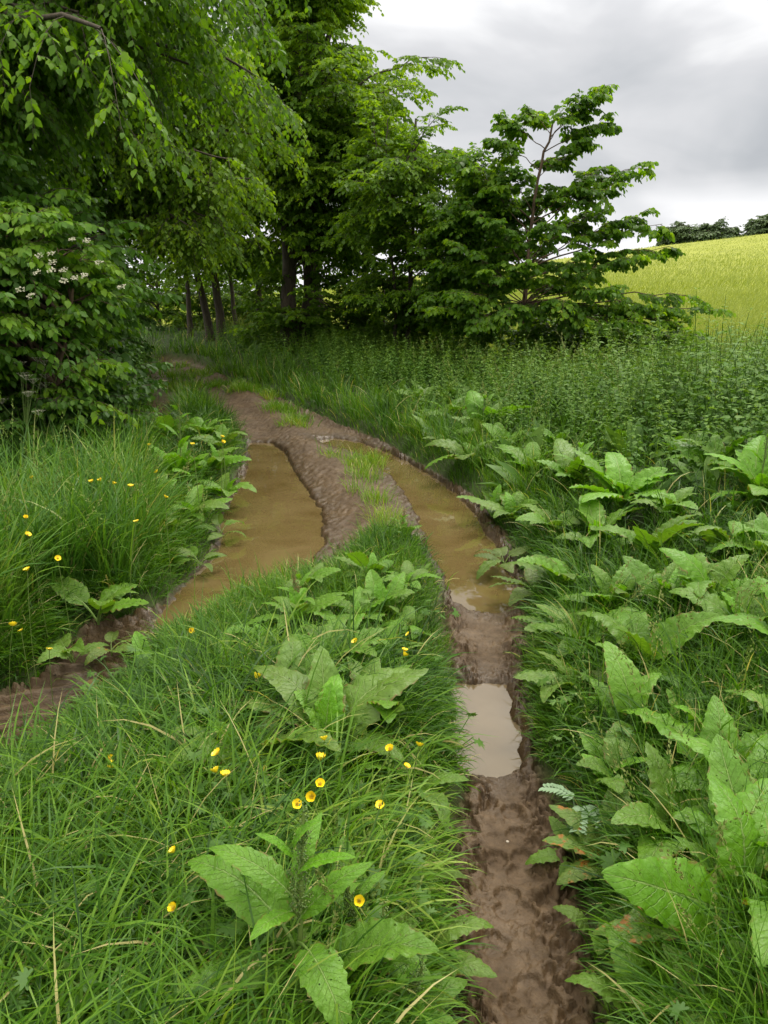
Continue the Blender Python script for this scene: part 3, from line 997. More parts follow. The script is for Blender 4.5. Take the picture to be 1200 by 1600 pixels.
if not SKIP_TREES:
    # big hornbeam overhanging the lane from the left
    tree('hornbeam_tree', 'large dark tree overhanging the lane from the left with drooping leafy branches',
         [(-5.4, 8.6, 0), (-5.3, 8.6, 2.5), (-5.0, 8.4, 5.0), (-4.8, 8.4, 7.0)], (0.26, 0.1), 'hornbeam',
         ells=[((-3.9, 8.2, 4.6), (2.9, 2.2, 2.1)), ((-2.9, 7.6, 3.9), (1.7, 1.6, 1.3)), ((-2.75, 5.6, 3.35), (0.9, 0.9, 0.55)), ((-5.6, 9, 4.5), (2.5, 2.2, 2.3)),
               ((-2.2, 8.6, 4.8), (1.2, 1.5, 1.6))],
         nl=130, M1=14, ls=(1.0, 0.5), K=8, lt=(0.34, 0.22), J=9, size=0.078, droop=(0.75, 0.5, 0.5), rise=-0.05, arch=0.16, hi=True, tintr=(0.05, 0.75), zmin=2.0, u_leaf=0.3)
    tree('hornbeam_tree', 'pale green tree with hanging sprays over the bend of the lane',
         [(-4.6, 13.5, 0), (-4.5, 13.5, 2.5), (-4.2, 13.4, 5.5)], (0.16, 0.06), 'limetree',
         ells=[((-2.75, 12.0, 2.9), (1.0, 1.1, 0.85)), ((-3.6, 13, 4.2), (2.0, 1.8, 1.6))],
         nl=60, M1=13, ls=(0.9, 0.45), K=7, lt=(0.34, 0.22), J=8, size=0.095, droop=(0.7, 0.5, 0.5), rise=0.0, arch=0.15, tintr=(0.3, 0.9), zmin=1.8)
    tree('field_maple_tree', 'dark bushy tree standing behind the overhanging tree on the left',
         [(-6.4, 13.5, 0), (-6.3, 13.5, 3), (-6.0, 13.3, 7)], (0.2, 0.07), 'hornbeam',
         ells=[((-6.2, 13.2, 4.4), (2.8, 2.2, 3.6))], nl=55, M1=11, ls=(1.1, 0.5), K=7, lt=(0.4, 0.26), J=7, size=0.12, droop=(0.4, 0.4, 0.4), rise=0.1, tintr=(0.0, 0.5), zmin=0.6)
    # tall tree in the middle
    tree('lime_tree', 'tallest tree of the row, its layered crown rising above the frame',
         [(-2.1, 17, 0.1), (-2.0, 17, 3), (-1.7, 17, 6), (-1.5, 17, 9.3)], (0.17, 0.05), 'limetree',
         ells=[((-1.25, 17, 5.7), (2.35, 2.0, 3.7)), ((-0.6, 16.6, 4.4), (1.75, 1.6, 2.2)), ((-1.9, 17, 8.0), (1.5, 1.5, 1.9))],
         nl=98, M1=11, ls=(1.0, 0.45), K=7, lt=(0.38, 0.25), J=9, size=0.112, droop=(0.3, 0.35, 0.45), rise=0.35, tintr=(0.2, 0.9), zmin=1.4, top_tint=0.1,
         extra_trunks=[[(-1.75, 17.2, 0.1), (-1.6, 17.2, 3), (-1.2, 17, 6)]])
    tree('hazel_tree', 'bright leafy young tree just right of the tall tree, with thin forked trunk',
         [(0.42, 14.5, 0.1), (0.5, 14.5, 2), (0.55, 14.4, 4.4)], (0.06, 0.02), 'limetree',
         ells=[((0.6, 14.4, 3.3), (1.3, 1.2, 1.5)), ((0.35, 14.2, 1.9), (1.2, 1.0, 0.7))], nl=40, M1=10, ls=(0.75, 0.35), K=7, lt=(0.32, 0.22), J=8, size=0.098,
         droop=(0.3, 0.35, 0.4), rise=0.4, tintr=(0.15, 0.75), zmin=0.8, extra_trunks=[[(0.25, 14.5, 0.1), (0.2, 14.4, 1.6), (0.0, 14.3, 3)]])
    tree('hazel_tree', 'leafy shrub between the young tree and the spreading sapling',
         [(1.45, 13.3, 0.1), (1.5, 13.3, 1.5), (1.55, 13.2, 3.1)], (0.05, 0.018), 'hazel',
         ells=[((1.45, 13.2, 2.5), (0.85, 0.9, 1.15)), ((1.3, 12.9, 1.45), (0.9, 0.8, 0.6))], nl=42, M1=9, ls=(0.6, 0.3), K=7, lt=(0.28, 0.2), J=8, size=0.09,
         droop=(0.25, 0.35, 0.4), rise=0.45, tintr=(0.15, 0.8), zmin=0.5)
    # the sapling against the sky
    tg = [(935, 140, 12.3, 3.75), (900, 165, 12.2, 3.7), (942, 192, 12.5, 3.55), (905, 225, 12.2, 3.4), (790, 190, 12.5, 3.6), (835, 178, 12.6, 3.8), (775, 222, 12.3, 3.3),
          (700, 240, 12.6, 2.6), (740, 262, 12.3, 2.4), (1000, 262, 12.3, 2.55), (960, 285, 12.0, 2.4), (940, 262, 12.8, 2.6), (905, 290, 12.2, 2.6), (800, 275, 12.1, 2.7),
          (1035, 350, 12.1, 1.9), (1000, 335, 12.5, 1.95), (1045, 385, 12.0, 1.75), (960, 345, 12.2, 1.9), (985, 400, 11.8, 1.5), (930, 330, 12.8, 2.1), (745, 330, 12.2, 1.9),
          (720, 385, 12.0, 1.5), (780, 350, 11.8, 1.7), (860, 350, 11.6, 1.8), (900, 400, 11.5, 1.3), (820, 420, 11.5, 1.2), (770, 430, 11.7, 1.2), (720, 460, 11.6, 0.8),
          (800, 480, 11.4, 0.7), (880, 470, 11.3, 0.7), (950, 450, 11.4, 0.9), (1110, 485, 11.6, 0.75), (1085, 465, 11.9, 0.8), (1040, 490, 11.7, 0.7), (1060, 510, 11.6, 0.6),
          (980, 480, 11.6, 0.8), (1000, 505, 11.4, 0.6), (930, 500, 11.3, 0.5), (850, 300, 12.6, 2.6), (870, 250, 12.6, 3.2), (815, 320, 12.9, 2.2), (700, 420, 12.4, 1.3),
          (900, 340, 13.0, 2.0), (840, 390, 13.0, 1.6), (760, 395, 13, 1.6), (930, 420, 12.8, 1.3), (870, 440, 12.9, 1.1), (690, 480, 11.9, .8), (750, 500, 11.5, .6)]
    TP = [W(a, b, c) for a, b, c, d in tg]
    tree('hazel_sapling', 'spreading sapling with bare upper stem standing out against the grey sky',
         [W(815, 505, 12.4), W(828, 400, 12.4), W(836, 300, 12.4), W(850, 240, 12.4), W(863, 200, 12.4), W(866, 182, 12.4)], (0.035, 0.010), 'hazel',
         targets=TP, attach=[d for a, b, c, d in tg], M1=10, ls=(0.36, 0.18), K=6, lt=(0.2, 0.13), J=7, size=0.093, droop=(0.22, 0.3, 0.6), arch=0.05, hi=True, wide=1.15,
         bark='twig', tintr=(0.05, 0.8), u_leaf=0.46, tilt=0.5, limb_r=0.006)
    # slender trees of the row behind the bend
    row = [(298, 21.5, 0.07, 'slim dark trunk at the left end of the far tree row', (4.6, 1.5, 2.0)),
           (328, 20.0, 0.10, 'left one of two leaning trunks where the lane bends', (5.0, 1.7, 2.3)),
           (346, 19.6, 0.11, 'right one of two leaning trunks where the lane bends', (5.4, 1.6, 2.4)),
           (368, 23.0, 0.06, 'thin pale trunk behind the two leaning trunks', (4.4, 1.5, 2.0)),
           (405, 21.0, 0.10, 'straight trunk in shade left of the tall tree', (5.6, 1.7, 2.6)),
           (490, 18.5, 0.09, 'dark trunk close on the right of the tall tree', (4.6, 1.6, 2.2)),
           (512, 20.0, 0.12, 'thick leaning trunk behind the nettles in mid row', (5.2, 1.8, 2.6)),
           (566, 18.0, 0.07, 'slim trunk half hidden in leaves right of mid row', (4.0, 1.6, 2.0))]
    for i, (px, d, r_, lb, (cz, cr_, ch)) in enumerate(row):
        b0 = W(px, 500, d)
        bx0 = b0[0]
        bz0 = float(base_h(np.array([bx0]), np.array([d]))[0])
        ln = 0.35 * rng.uniform(-1, 1) - (0.5 if 'leaning' in lb else 0)
        tree('woodland_tree', lb, [(bx0, d, bz0), (bx0 + ln * 0.35, d, 2.0), (bx0 + ln * .7, d, cz), (bx0 + ln, d, cz + ch * 0.8)], (r_, 0.03), 'hazel' if i % 2 else 'limetree',
             ells=[((bx0 + ln * 0.7, d, cz), (cr_, cr_, ch)), ((bx0, d - 0.3, 2.5), (cr_ * 0.9, cr_ * 0.8, 0.45))], nl=31, M1=10, ls=(0.95, 0.45), K=6, lt=(0.38, 0.26), J=7, size=0.125,
             droop=(0.4, 0.4, 0.4), rise=0.2, tintr=(0.1, 0.7), zmin=1.3, group='trees in the row behind the bend')
    # low leafy shrubs under the row
    for i, (px, d, h_, r_, lb) in enumerate([(440, 17.5, 1.5, 1.1, 'dark low shrub at the foot of the tall tree'), (540, 17.0, 1.7, 1.2, 'dark low shrub in the middle of the tree row'),
                                             (600, 16.0, 1.6, 1.0, 'dark low shrub below the bright young tree'), (250, 24, 2.6, 1.4, 'pale shrub at the far left end of the lane'), (312, 25.5, 1.7, 1.7, 'pale bush behind the slim trunk at the left end'), (372, 26, 1.9, 1.9, 'pale bush behind the two leaning trunks'), (425, 25, 1.9, 1.6, 'pale bush in the light gap left of the tall tree'),
                                             (690, 14.8, 1.5, 0.9, 'low shrub left of the spreading sapling'), (872, 12.9, 1.05, 0.8, 'low bush under the right side of the spreading sapling'), (955, 12.6, 0.95, 0.75, 'low bush at the field edge right of the sapling foot'), (1035, 12.3, 0.8, 0.6, 'small low bush furthest right along the field edge')]):
        b0 = W(px, 500, d)
        tree('shrub', lb, [(b0[0], d, 0.1), (b0[0], d, h_)], (0.04, 0.015), 'limetree', ells=[((b0[0], d, h_ * 0.72), (r_, r_, h_ * 0.55))], nl=20, M1=8, ls=(0.6, 0.3),
             K=5, lt=(0.3, 0.2), J=7, size=0.12, rise=0.6, cat='shrub', zmin=0.1, tintr=(0.1, 0.6))
    # far trees on the crest
    for (px, py, d, r_, h_, lb) in [(1073, 385, 128, 4.0, 3.0, 'round crowned far tree on the hill crest'), (1112, 383, 128, 3.6, 2.6, 'flatter far tree right of the round one on the crest'),
                                    (1050, 388, 132, 2.2, 1.6, 'small far tree left of the round one on the crest'), (1093, 388, 131, 2.6, 2.0, 'low far tree between the two larger ones on the crest'),
                                    (1132, 384, 130, 1.8, 1.6, 'small far tree at the right end of the crest clump'), (1187, 378, 128, 3.0, 2.2, 'far tree at the right edge of the picture on the crest'),
                                    (1212, 372, 128, 4.2, 3.2, 'far dark tree past the right end of the crest')]:
        c = W(px, py, d)
        z0 = float(base_h(np.array([c[0]]), np.array([float(d)]))[0])
        tree('far_tree', lb, [(c[0], d, z0 - 0.5), (c[0], d, z0 + h_ * 1.0)], (0.3, 0.15), 'fartree', ells=[((c[0], d, z0 + h_ * 0.62), (r_ * 0.8, r_ * 0.8, h_ * 0.55))], nl=26, M1=7,
             ls=(1.6, 0.9), K=5, lt=(0.8, 0.6), J=5, size=0.5, rise=0.5, cat='tree', group='distant trees on the hill crest', zmin=0.6, tintr=(0.1, 0.7))
    # hedge on the left
    r0, lim = tree('dogwood_bush', 'broad leaved flowering bush at the left edge in front of the hedge',
                   [(-3.1, 6.0, 0.1), (-3.05, 6.0, 1.0), (-3.0, 6.0, 1.9)], (0.04, 0.015), 'dogwood',
                   ells=[((-3.05, 6.0, 1.45), (1.05, 0.8, 0.95)), ((-3.2, 5.4, 1.9), (0.75, 0.6, 0.45))], nl=64, M1=11, ls=(0.5, 0.26), K=6, lt=(0.2, 0.13), J=7, size=0.074, hi=True, wide=1.05,
                   droop=(0.3, 0.3, 0.6), rise=0.7, bark='twig', cat='bush', zmin=0.15, tintr=(0.2, 1.0), extra_trunks=[[(-3.3, 5.8, 0.1), (-3.4, 5.6, 1.0), (-3.4, 5.3, 1.8)], [(-2.9, 6.2, .1), (-2.6, 6.1, .9), (-2.4, 6.1, 1.6)]])
    # flat white flower heads of the bush
    base = np.array([-3.1, 6.0, 0.1])
    for (a, b, d) in [(62, 402, 5.3), (80, 398, 5.3), (82, 412, 5.2), (80, 425, 5.15), (58, 428, 5.2), (100, 424, 5.2), (116, 437, 5.15), (99, 441, 5.1), (132, 432, 5.25), (155, 412, 5.35), (114, 376, 5.4), (135, 378, 5.4), (32, 455, 5.1), (48, 464, 5.1), (190, 450, 5.4)]:
        c = W(a, b, d)
        n_ = 26
        g = MB()
        an = rng.uniform(0, 6.28, n_); rr = 0.028 * np.sqrt(rng.uniform(0, 1, n_))
        O = c + np.stack([rr * np.cos(an), rr * np.sin(an), rng.normal(0, 0.004, n_) + 0.5 * rr * np.sin(an) + 0.01], 1)
        D = unit(rng.normal(0, 1, (n_, 3)) * np.array([1, 1, 0.2])); Nn = unit(UP + [0, -0.6, 0] + rng.normal(0, 0.45, (n_, 3)))
        D = unit(D - Nn * (D * Nn).sum(1, keepdims=True)); X = unit(np.cross(D, Nn)); Z = np.cross(X, D)
        q = np.array([[0, -.5, 0], [.5, 0, .1], [0, .5, 0], [-.5, 0, .1]])
        V, F_ = repl(q, [[[0, 1, 2, 3]]], O, X * 0.013, D * 0.013, Z * 0.013)
        g.add(V - base, F_, 0.5)
        V, F_ = tubes(np.stack([np.stack([c - UP * 0.04, c])])[:1] - base, np.full((1, 2), 0.002), 4)
        g.build('flower_head', M['blossom'], r0)
    tree('hedge_shrub', 'tall leafy shrub rising behind the flowering bush into the dark canopy',
         [(-3.9, 6.9, 0.1), (-3.9, 6.9, 1.5), (-3.8, 6.9, 2.9)], (0.05, 0.02), 'dogwood', ells=[((-3.9, 6.9, 2.0), (1.2, 0.8, 1.1)), ((-3.0, 7.2, 1.7), (0.8, 0.6, 0.8))], nl=62, M1=11, ls=(0.6, 0.3), K=6, lt=(0.24, 0.15), J=6, size=0.085,
         hi=True, wide=1.05, droop=(0.3, 0.3, 0.6), rise=0.6, cat='hedge', zmin=0.3, tintr=(0.0, 0.7))
    tree('hedge_shrub', 'low dense small leaved growth at the hedge foot behind the tall grass',
         [(-2.65, 6.2, 0.1), (-2.6, 6.3, 0.6)], (0.03, 0.012), 'bramble', ells=[((-2.62, 6.3, 0.5), (0.6, 0.75, 0.6)), ((-3.4, 5.6, 0.5), (0.8, 0.5, 0.55)), ((-2.85, 7.3, 0.6), (0.5, 0.7, 0.75))], nl=90, M1=9, ls=(0.4, 0.2), K=6, lt=(0.16, 0.1), J=6, size=0.058,
         hi=True, wide=1.2, droop=(0.2, 0.3, 0.6), rise=0.7, cat='hedge', zmin=0.02, tintr=(0.2, 0.8))
    tree('hedge_shrub', 'dense dark hedge shrub along the left side of the lane',
         [(-3.75, 8.2, 0.1), (-3.7, 8.2, 1.9)], (0.05, 0.02), 'bramble', ells=[((-3.75, 8.3, 1.1), (1.15, 1.3, 1.25)), ((-3.4, 7.2, 0.75), (0.95, 0.8, 0.75))], nl=95, M1=11, ls=(0.6, 0.3), K=6, lt=(0.24, 0.15), J=6, size=0.09,
         hi=True, wide=1.1, droop=(0.3, 0.3, 0.6), rise=0.6, cat='hedge', zmin=0.05, tintr=(0.1, 0.8))
    tree('hedge_shrub', 'tall hedge shrub behind the flowering bush further down the lane',
         [(-4.9, 11, 0.1), (-4.9, 11, 2.8)], (0.06, 0.02), 'bramble', ells=[((-4.95, 11.2, 1.5), (1.3, 1.8, 1.8))], nl=80, M1=11, ls=(0.7, 0.35), K=6, lt=(0.3, 0.2), J=6, size=0.11,
         droop=(0.3, 0.3, 0.5), rise=0.5, cat='hedge', zmin=0.05, tintr=(0.05, 0.6))
    tree('hedge_shrub', 'hedge shrub at the far left where the lane disappears',
         [(-6.4, 15, 0.1), (-6.4, 15, 2.5)], (0.06, 0.02), 'bramble', ells=[((-6.7, 15, 1.3), (1.3, 1.8, 1.6))], nl=60, M1=10, ls=(0.8, 0.4), K=6, lt=(0.3, 0.2), J=6, size=0.13,
         droop=(0.3, 0.3, 0.5), rise=0.5, cat='hedge', zmin=0.05, tintr=(0.1, 0.7))

# ---------------------------------------------------------------- nettles
NLEAF = np.array([[0, 0, 0], [.24, .2, .03], [-.24, .2, .03], [0, .3, -.01], [.2, .55, 0], [-.2, .55, 0], [0, .6, -.05], [0, 1.0, -.18]])


def nettle_variant(h, seed, topflower):
    r = np.random.default_rng(seed)
    g = MB()
    nn = 8 if h < 0.7 else 11
    bend = r.uniform(-0.12, 0.12, 2)
    zs = np.linspace(0, 1, 6)
    P = np.stack([bend[0] * zs ** 2, bend[1] * zs ** 2, zs * h], 1)
    V, F_ = tubes(P[None], np.linspace(0.003, 0.0015, 6)[None], 3)
    g.add(V, F_, 0.35)
    t = np.linspace(0.1, 1.0, nn)
    O = []; D = []; Nn = []; S = []
    for i, q in enumerate(t):
        for s_ in (0, 1):
            a = i * math.pi / 2 + s_ * math.pi + r.uniform(-0.3, 0.3)
            dn = np.interp(q, [0.2, 0.85, 1.0], [-0.35, 0.0, 0.7]) + r.uniform(-.15, .15)
            d_ = np.array([math.cos(a), math.sin(a), dn])
            O.append([bend[0] * q ** 2, bend[1] * q ** 2, q * h] + d_ * 0.01)
            D.append(d_); Nn.append(np.array([-math.cos(a) * dn, -math.sin(a) * dn, 1]) + r.normal(0, 0.2, 3)); S.append(np.interp(q, [0.2, 0.6, 0.9, 1.0], [0.08, 0.085, 0.055, 0.03]) * r.uniform(0.8, 1.15))
    O, D, Nn, S = np.array(O), unit(np.array(D)), unit(np.array(Nn)), np.array(S)[:, None]
    X = unit(np.cross(D, Nn)); Z = np.cross(X, D)
    S = S * 0.86
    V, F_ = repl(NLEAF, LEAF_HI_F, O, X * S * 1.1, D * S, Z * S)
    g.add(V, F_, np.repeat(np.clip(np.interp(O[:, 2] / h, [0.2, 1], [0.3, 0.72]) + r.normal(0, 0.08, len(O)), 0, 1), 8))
    if topflower:
        n_ = 26
        q = r.uniform(0.6, 0.98, n_); a = r.uniform(0, 6.28, n_)
        O = np.stack([bend[0] * q ** 2, bend[1] * q ** 2, q * h], 1)
        D = unit(np.stack([np.cos(a), np.sin(a), r.uniform(-0.6, 0.2, n_)], 1)); X = unit(np.cross(D, UP)); Z = np.cross(X, D)
        V, F_ = repl(np.array([[-.06, 0, 0], [.06, 0, 0], [.05, 1, -.2], [-.05, 1, -.2]]), [[[0, 1, 2, 3]]], O, X * 0.04, D * 0.035, Z * 0.04)
        g.add(V, F_, 0.9)
    return np.concatenate(g.V), g.F, np.concatenate(g.T)


def plant_field(x, y, variants, name, label, mat, scale=(0.75, 1.15), cat='plants', hmul=None):
    g = MB()
    n = len(x)
    z = height(x, y)
    a = rng.uniform(0, 6.28, n); lx = rng.normal(0, 0.17, n); ly = rng.normal(0, 0.17, n)
    s = rng.uniform(scale[0], scale[1], n)
    if hmul is not None:
        s = s * hmul
    v = rng.integers(0, len(variants), n)
    tj = rng.normal(0, 0.1, n)
    for k_, (TV, TF, TT) in enumerate(variants):
        m_ = v == k_
        if not m_.any():
            continue
        O = np.stack([x, y, z - 0.01], 1)[m_]
        Z = unit(np.stack([lx, ly, np.ones(n)], 1))[m_]
        X = unit(np.stack([np.cos(a), np.sin(a), 0 * a], 1)[m_]); Y = unit(np.cross(Z, X)); X = np.cross(Y, Z)
        ss = s[m_][:, None]
        V, F_ = repl(TV, TF, O, X * ss, Y * ss, Z * ss)
        g.add(V, F_, np.clip(TT[None] + tj[m_][:, None], 0, 1).ravel())
    return tag(g.build(name, mat), label, cat, kind='stuff')


NV = [nettle_variant([0.85, 0.7, 0.95, 0.8][i % 4], 100 + i, i % 2 == 0) for i in range(10)]


def scatter_px(n, x0, y0, x1, y1, z=0.3):
    a = rng.uniform(x0, x1, n); b = rng.uniform(y0, y1, n)
    return G(a, b, z)


# nettle bed on the right: scattered by area, thinner far away
n0 = 15500
nx_ = rng.uniform(-1.5, 13.0, n0); ny_ = rng.uniform(4.4, 19.0, n0)
nd = sdm(nx_, ny_)
rightside = nx_ > np.interp(ny_, [4, 6, 8, 9, 10, 12, 14, 17, 19], [0.9, 0.75, 0.3, 0.0, -.2, -0.5, -1.2, -3, -4])
k = rightside & (nd > 0.4) & (ny_ < field_edge(nx_) - 0.3) & (nx_ < 0.68 * ny_ + 1.0)
k &= rng.uniform(0, 1, n0) < np.interp(ny_, [4.4, 5.5, 7], [0.3, 0.75, 1.0])
k &= rng.uniform(0, 1, n0) < np.interp(nd, [0.55, 1.2], [0.4, 1.0])
nx_, ny_, nd = nx_[k], ny_[k], nd[k]
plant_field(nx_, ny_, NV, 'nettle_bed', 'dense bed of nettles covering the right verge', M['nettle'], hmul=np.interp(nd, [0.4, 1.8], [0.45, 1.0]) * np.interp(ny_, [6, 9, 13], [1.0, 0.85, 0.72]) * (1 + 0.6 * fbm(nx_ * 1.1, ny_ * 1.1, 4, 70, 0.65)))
# nettles on the lane's far outer side and below the hedge
n0 = 2600
nx_ = rng.uniform(-9.0, 0.5, n0); ny_ = rng.uniform(10.5, 22.0, n0)
nd = sdm(nx_, ny_)
k = (nd > 0.5) & (ny_ < field_edge(nx_)) & ((nx_ > -0.235 * ny_ + 0.2) | (ny_ > 19.3) & (rng.uniform(0, 1, n0) < 0.3))
plant_field(nx_[k], ny_[k], NV, 'nettle_bed', 'nettles in the shade below the far tree row', M['nettle'], (0.5, 0.85))
n0 = 1500
ny_ = rng.uniform(6.0, 14, n0); nx_ = HEDGE_X(ny_) - rng.uniform(-0.12, 1.2, n0) ** 1.0
k = sdm(nx_, ny_) > 0.08
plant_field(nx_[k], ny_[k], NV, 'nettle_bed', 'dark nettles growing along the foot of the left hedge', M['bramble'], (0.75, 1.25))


# ---------------------------------------------------------------- low leafy ground cover (creeping buttercup and seedlings)
def cover_variant(seed):
    r = np.random.default_rng(seed)
    g = MB()
    for i in range(r.integers(4, 7)):
        a = r.uniform(0, 6.28); h = r.uniform(0.05, 0.15); ro = r.uniform(0.01, 0.07)
        c = np.array([math.cos(a) * ro, math.sin(a) * ro, h])
        V, F_ = tubes(np.stack([[0, 0, 0], c * [.4, .4, .6], c])[None], np.full((1, 3), 0.0012), 3)
        g.add(V, F_, 0.5)
        s = r.uniform(0.014, 0.024)
        tl = unit(np.array([math.cos(a) * 0.4, math.sin(a) * 0.4, 1]) + r.normal(0, 0.25, 3))
        for k_ in (-1, 0, 1):
            b = a + k_ * 1.25
            m_ = 11
            th = np.linspace(-1.0, 1.0, m_)
            rad = (0.8 + 0.2 * np.cos(th * 7.5 + r.uniform(-.4, .4))) * (1 - 0.12 * np.abs(th)) * (1 + r.normal(0, 0.06, m_))
            pts = [[0, 0, 0]] + [[math.sin(q * 0.75) * rr, math.cos(q * 0.75) * rr, -0.12 * rr] for q, rr in zip(th, rad)]
            pts = np.array(pts)
            Y = np.array([math.cos(b), math.sin(b), 0]); Y = unit(Y - tl * Y.dot(tl)); X = np.cross(Y, tl)
            V = c + (pts[:, 0:1] * X + pts[:, 1:2] * Y + pts[:, 2:3] * tl) * s
            g.add(V, np.array([[0, j + 1, j + 2] for j in range(m_ - 1)]), np.clip(0.5 + r.normal(0, 0.12), 0, 1))
    return np.concatenate(g.V), g.F, np.concatenate(g.T)


def oval_variant(seed):
    """small rosette of lance shaped leaves"""
    r = np.random.default_rng(seed)
    g = MB()
    n_ = r.integers(5, 9)
    a = r.uniform(0, 6.28, n_); el = r.uniform(0.2, 1.2, n_)
    D = np.stack([np.cos(a) * np.cos(el), np.sin(a) * np.cos(el), np.sin(el)], 1)
    Nn = unit(np.stack([-np.cos(a) * np.sin(el), -np.sin(a) * np.sin(el), np.cos(el)], 1) + r.normal(0, .2, (n_, 3)))
    X = np.cross(D, Nn)
    s = r.uniform(0.03, 0.065, n_)[:, None]
    V, F_ = repl(LEAF_HI, LEAF_HI_F, D * 0.015, X * s * 0.55, D * s, Nn * s)
    g.add(V, F_, np.repeat(np.clip(0.5 + r.normal(0, 0.15, n_), 0, 1), 8))
    return np.concatenate(g.V), g.F, np.concatenate(g.T)


OV = [oval_variant(500 + i) for i in range(6)]
n0 = 900
wx = rng.uniform(0.0, 11.0, n0); wy = rng.uniform(4.2, 13.0, n0); wd_ = sdm(wx, wy)
k = (wx > np.interp(wy, [4, 6, 8, 9, 10, 12, 14], [0.9, 0.75, 0.3, 0.0, -.2, -0.5, -1.2])) & (wd_ > 0.2) & (wx < 0.66 * wy + 0.6) & (rng.uniform(0, 1, n0) < np.interp(wd_, [0.2, 1, 4], [1, 0.7, 0.25]))
plant_field(wx[k], wy[k], OV, 'mixed_weeds', 'broad leaved weeds mixed into the front of the nettle bed', M['cover'], (3.5, 6.0), 'weeds')
CV = [cover_variant(300 + i) for i in range(6)] + [oval_variant(400 + i) for i in range(5)]
a = rng.uniform(-300, 1500, 5200); b = 560 + 1350 * rng.uniform(0, 1, 5200)
cx_, cy_2 = G(a, b, 0.13)
cd = sdm(cx_, cy_2)
k = (cd > 0.03) & (cy_2 < 9) & (cx_ > -4) & (rng.uniform(0, 1, len(cx_)) < np.where(sdf(ISL, cx_, cy_2) < 0, 0.6, 0.5)) & (fbm(cx_ * 3, cy_2 * 3, 3, 91) > 0.02)
plant_field(cx_[k], cy_2[k], CV, 'ground_cover', 'small lobed leaves and seedlings covering the ground between the grass', M['cover'], (0.8, 1.6), 'ground cover')


# ---------------------------------------------------------------- docks
def dock_leaf_mesh(seed, narrow=False):
    r = np.random.default_rng(seed)
    g = MB()
    lp = r.uniform(0.3, 0.5)
    a0 = R(r.uniform(55, 75)); a1 = R(r.uniform(20, 48)); a2 = R(r.uniform(-45, 5))
    if narrow:
        lp = 0.12; a0 = R(60); a1 = R(r.uniform(25, 45)); a2 = R(r.uniform(-50, -5))
    # petiole
    n = 7
    p = [np.zeros(2)]
    for i in range(n - 1):
        an = a0 + (a1 - a0) * (i / (n - 2)) ** 2
        p.append(p[-1] + np.array([math.cos(an), math.sin(an)]) * lp / (n - 1))
    p = np.array(p)
    sw = r.uniform(-0.06, 0.06)
    P = np.stack([np.zeros(n), p[:, 0], p[:, 1]], 1)
    # blade midrib
    nv, nu = 26, 13
    q = [p[-1]]
    angs = []
    for i in range(nv - 1):
        t = i / (nv - 2)
        an = a1 + (a2 - a1) * t ** 1.1 + 0.07 * math.sin(t * 11 + seed)
        angs.append(an)
        q.append(q[-1] + np.array([math.cos(an), math.sin(an)]) / (nv - 1))
    angs.append(angs[-1])
    q = np.array(q); angs = np.array(angs)
    v = np.linspace(0, 1, nv)
    if narrow:
        w_ = 0.15 * np.sin(math.pi * np.clip(v, 0, 1) ** 0.75) ** 0.8
    else:
        pk = r.uniform(0.5, 0.62)
        w_ = r.uniform(0.22, 0.27) * (np.sin(math.pi * v ** pk) ** 0.62) * (1 - 0.18 * v)
        w_[0] = 0.05
    u = np.linspace(-1, 1, nu)
    U, Vv = np.meshgrid(u, v)
    fold = r.uniform(0.12, 0.4); curl = r.uniform(0.1, 0.5)
    ph = r.uniform(0, 6.28, 4)
    frq = r.uniform(4.5, 8)
    ruff = 0.13 * np.sin(2 * math.pi * frq * Vv + ph[0] + np.sign(U) * ph[1]) + 0.08 * np.sin(2 * math.pi * frq * 2.1 * Vv + ph[2] + np.sign(U) * ph[3])
    W_ = w_[:, None]
    hgt = W_ * (fold * np.abs(U) - curl * U ** 2 * 0.9) + W_ * ruff * np.abs(U) ** 1.8 * (0.8 if not narrow else 0.5)
    hgt = hgt + 0.012 * np.sin(2 * math.pi * 9 * (Vv - 0.2 * np.abs(U))) * np.minimum(1, W_ / 0.15) * (1 - np.abs(U) ** 3)
    edge = 1 + 0.05 * np.sin(2 * math.pi * 8 * Vv + ph[3]) + 0.03 * np.sin(2 * math.pi * 17 * Vv + ph[1] * 2)
    # heart-shaped base: outer edge swept back
    back = -0.07 * np.abs(U) ** 2 * np.exp(-Vv * 9) * (0 if narrow else 1)
    ca, sa = np.cos(angs)[:, None], np.sin(angs)[:, None]
    side = sw * Vv ** 2 * 2
    X = U * W_ * edge + side
    Y = q[:, 0:1] - sa * hgt + ca * back
    Z = q[:, 1:2] + ca * hgt + sa * back
    V = np.stack([X, Y, Z], -1).reshape(-1, 3)
    id_ = np.arange(nv * nu).reshape(nv, nu)
    F_ = np.stack([id_[:-1, :-1], id_[:-1, 1:], id_[1:, 1:], id_[1:, :-1]], -1).reshape(-1, 4)
    g.add(V, F_, 0.5, np.stack([U, Vv], -1).reshape(-1, 2))
    # petiole and raised midrib
    tv, tf = tubes(P[None], np.linspace(0.022, 0.014, n)[None] * (0.7 if narrow else 1), 5)
    g.add(tv, tf, 0.5, np.zeros((len(tv), 2)) + [0.0, 0.02])
    mid = np.stack([side[:, 0], q[:, 0], q[:, 1] - 0.006], 1)[::2]
    tv, tf = tubes(mid[None], np.linspace(0.013, 0.003, len(mid))[None], 5)
    g.add(tv, tf, 0.5, np.zeros((len(tv), 2)) + [0.0, 0.02])
    return g.mesh('dock_leaf', M['dock'])


DL = [dock_leaf_mesh(i) for i in range(10)]
DN = [dock_leaf_mesh(50 + i, True) for i in range(5)]


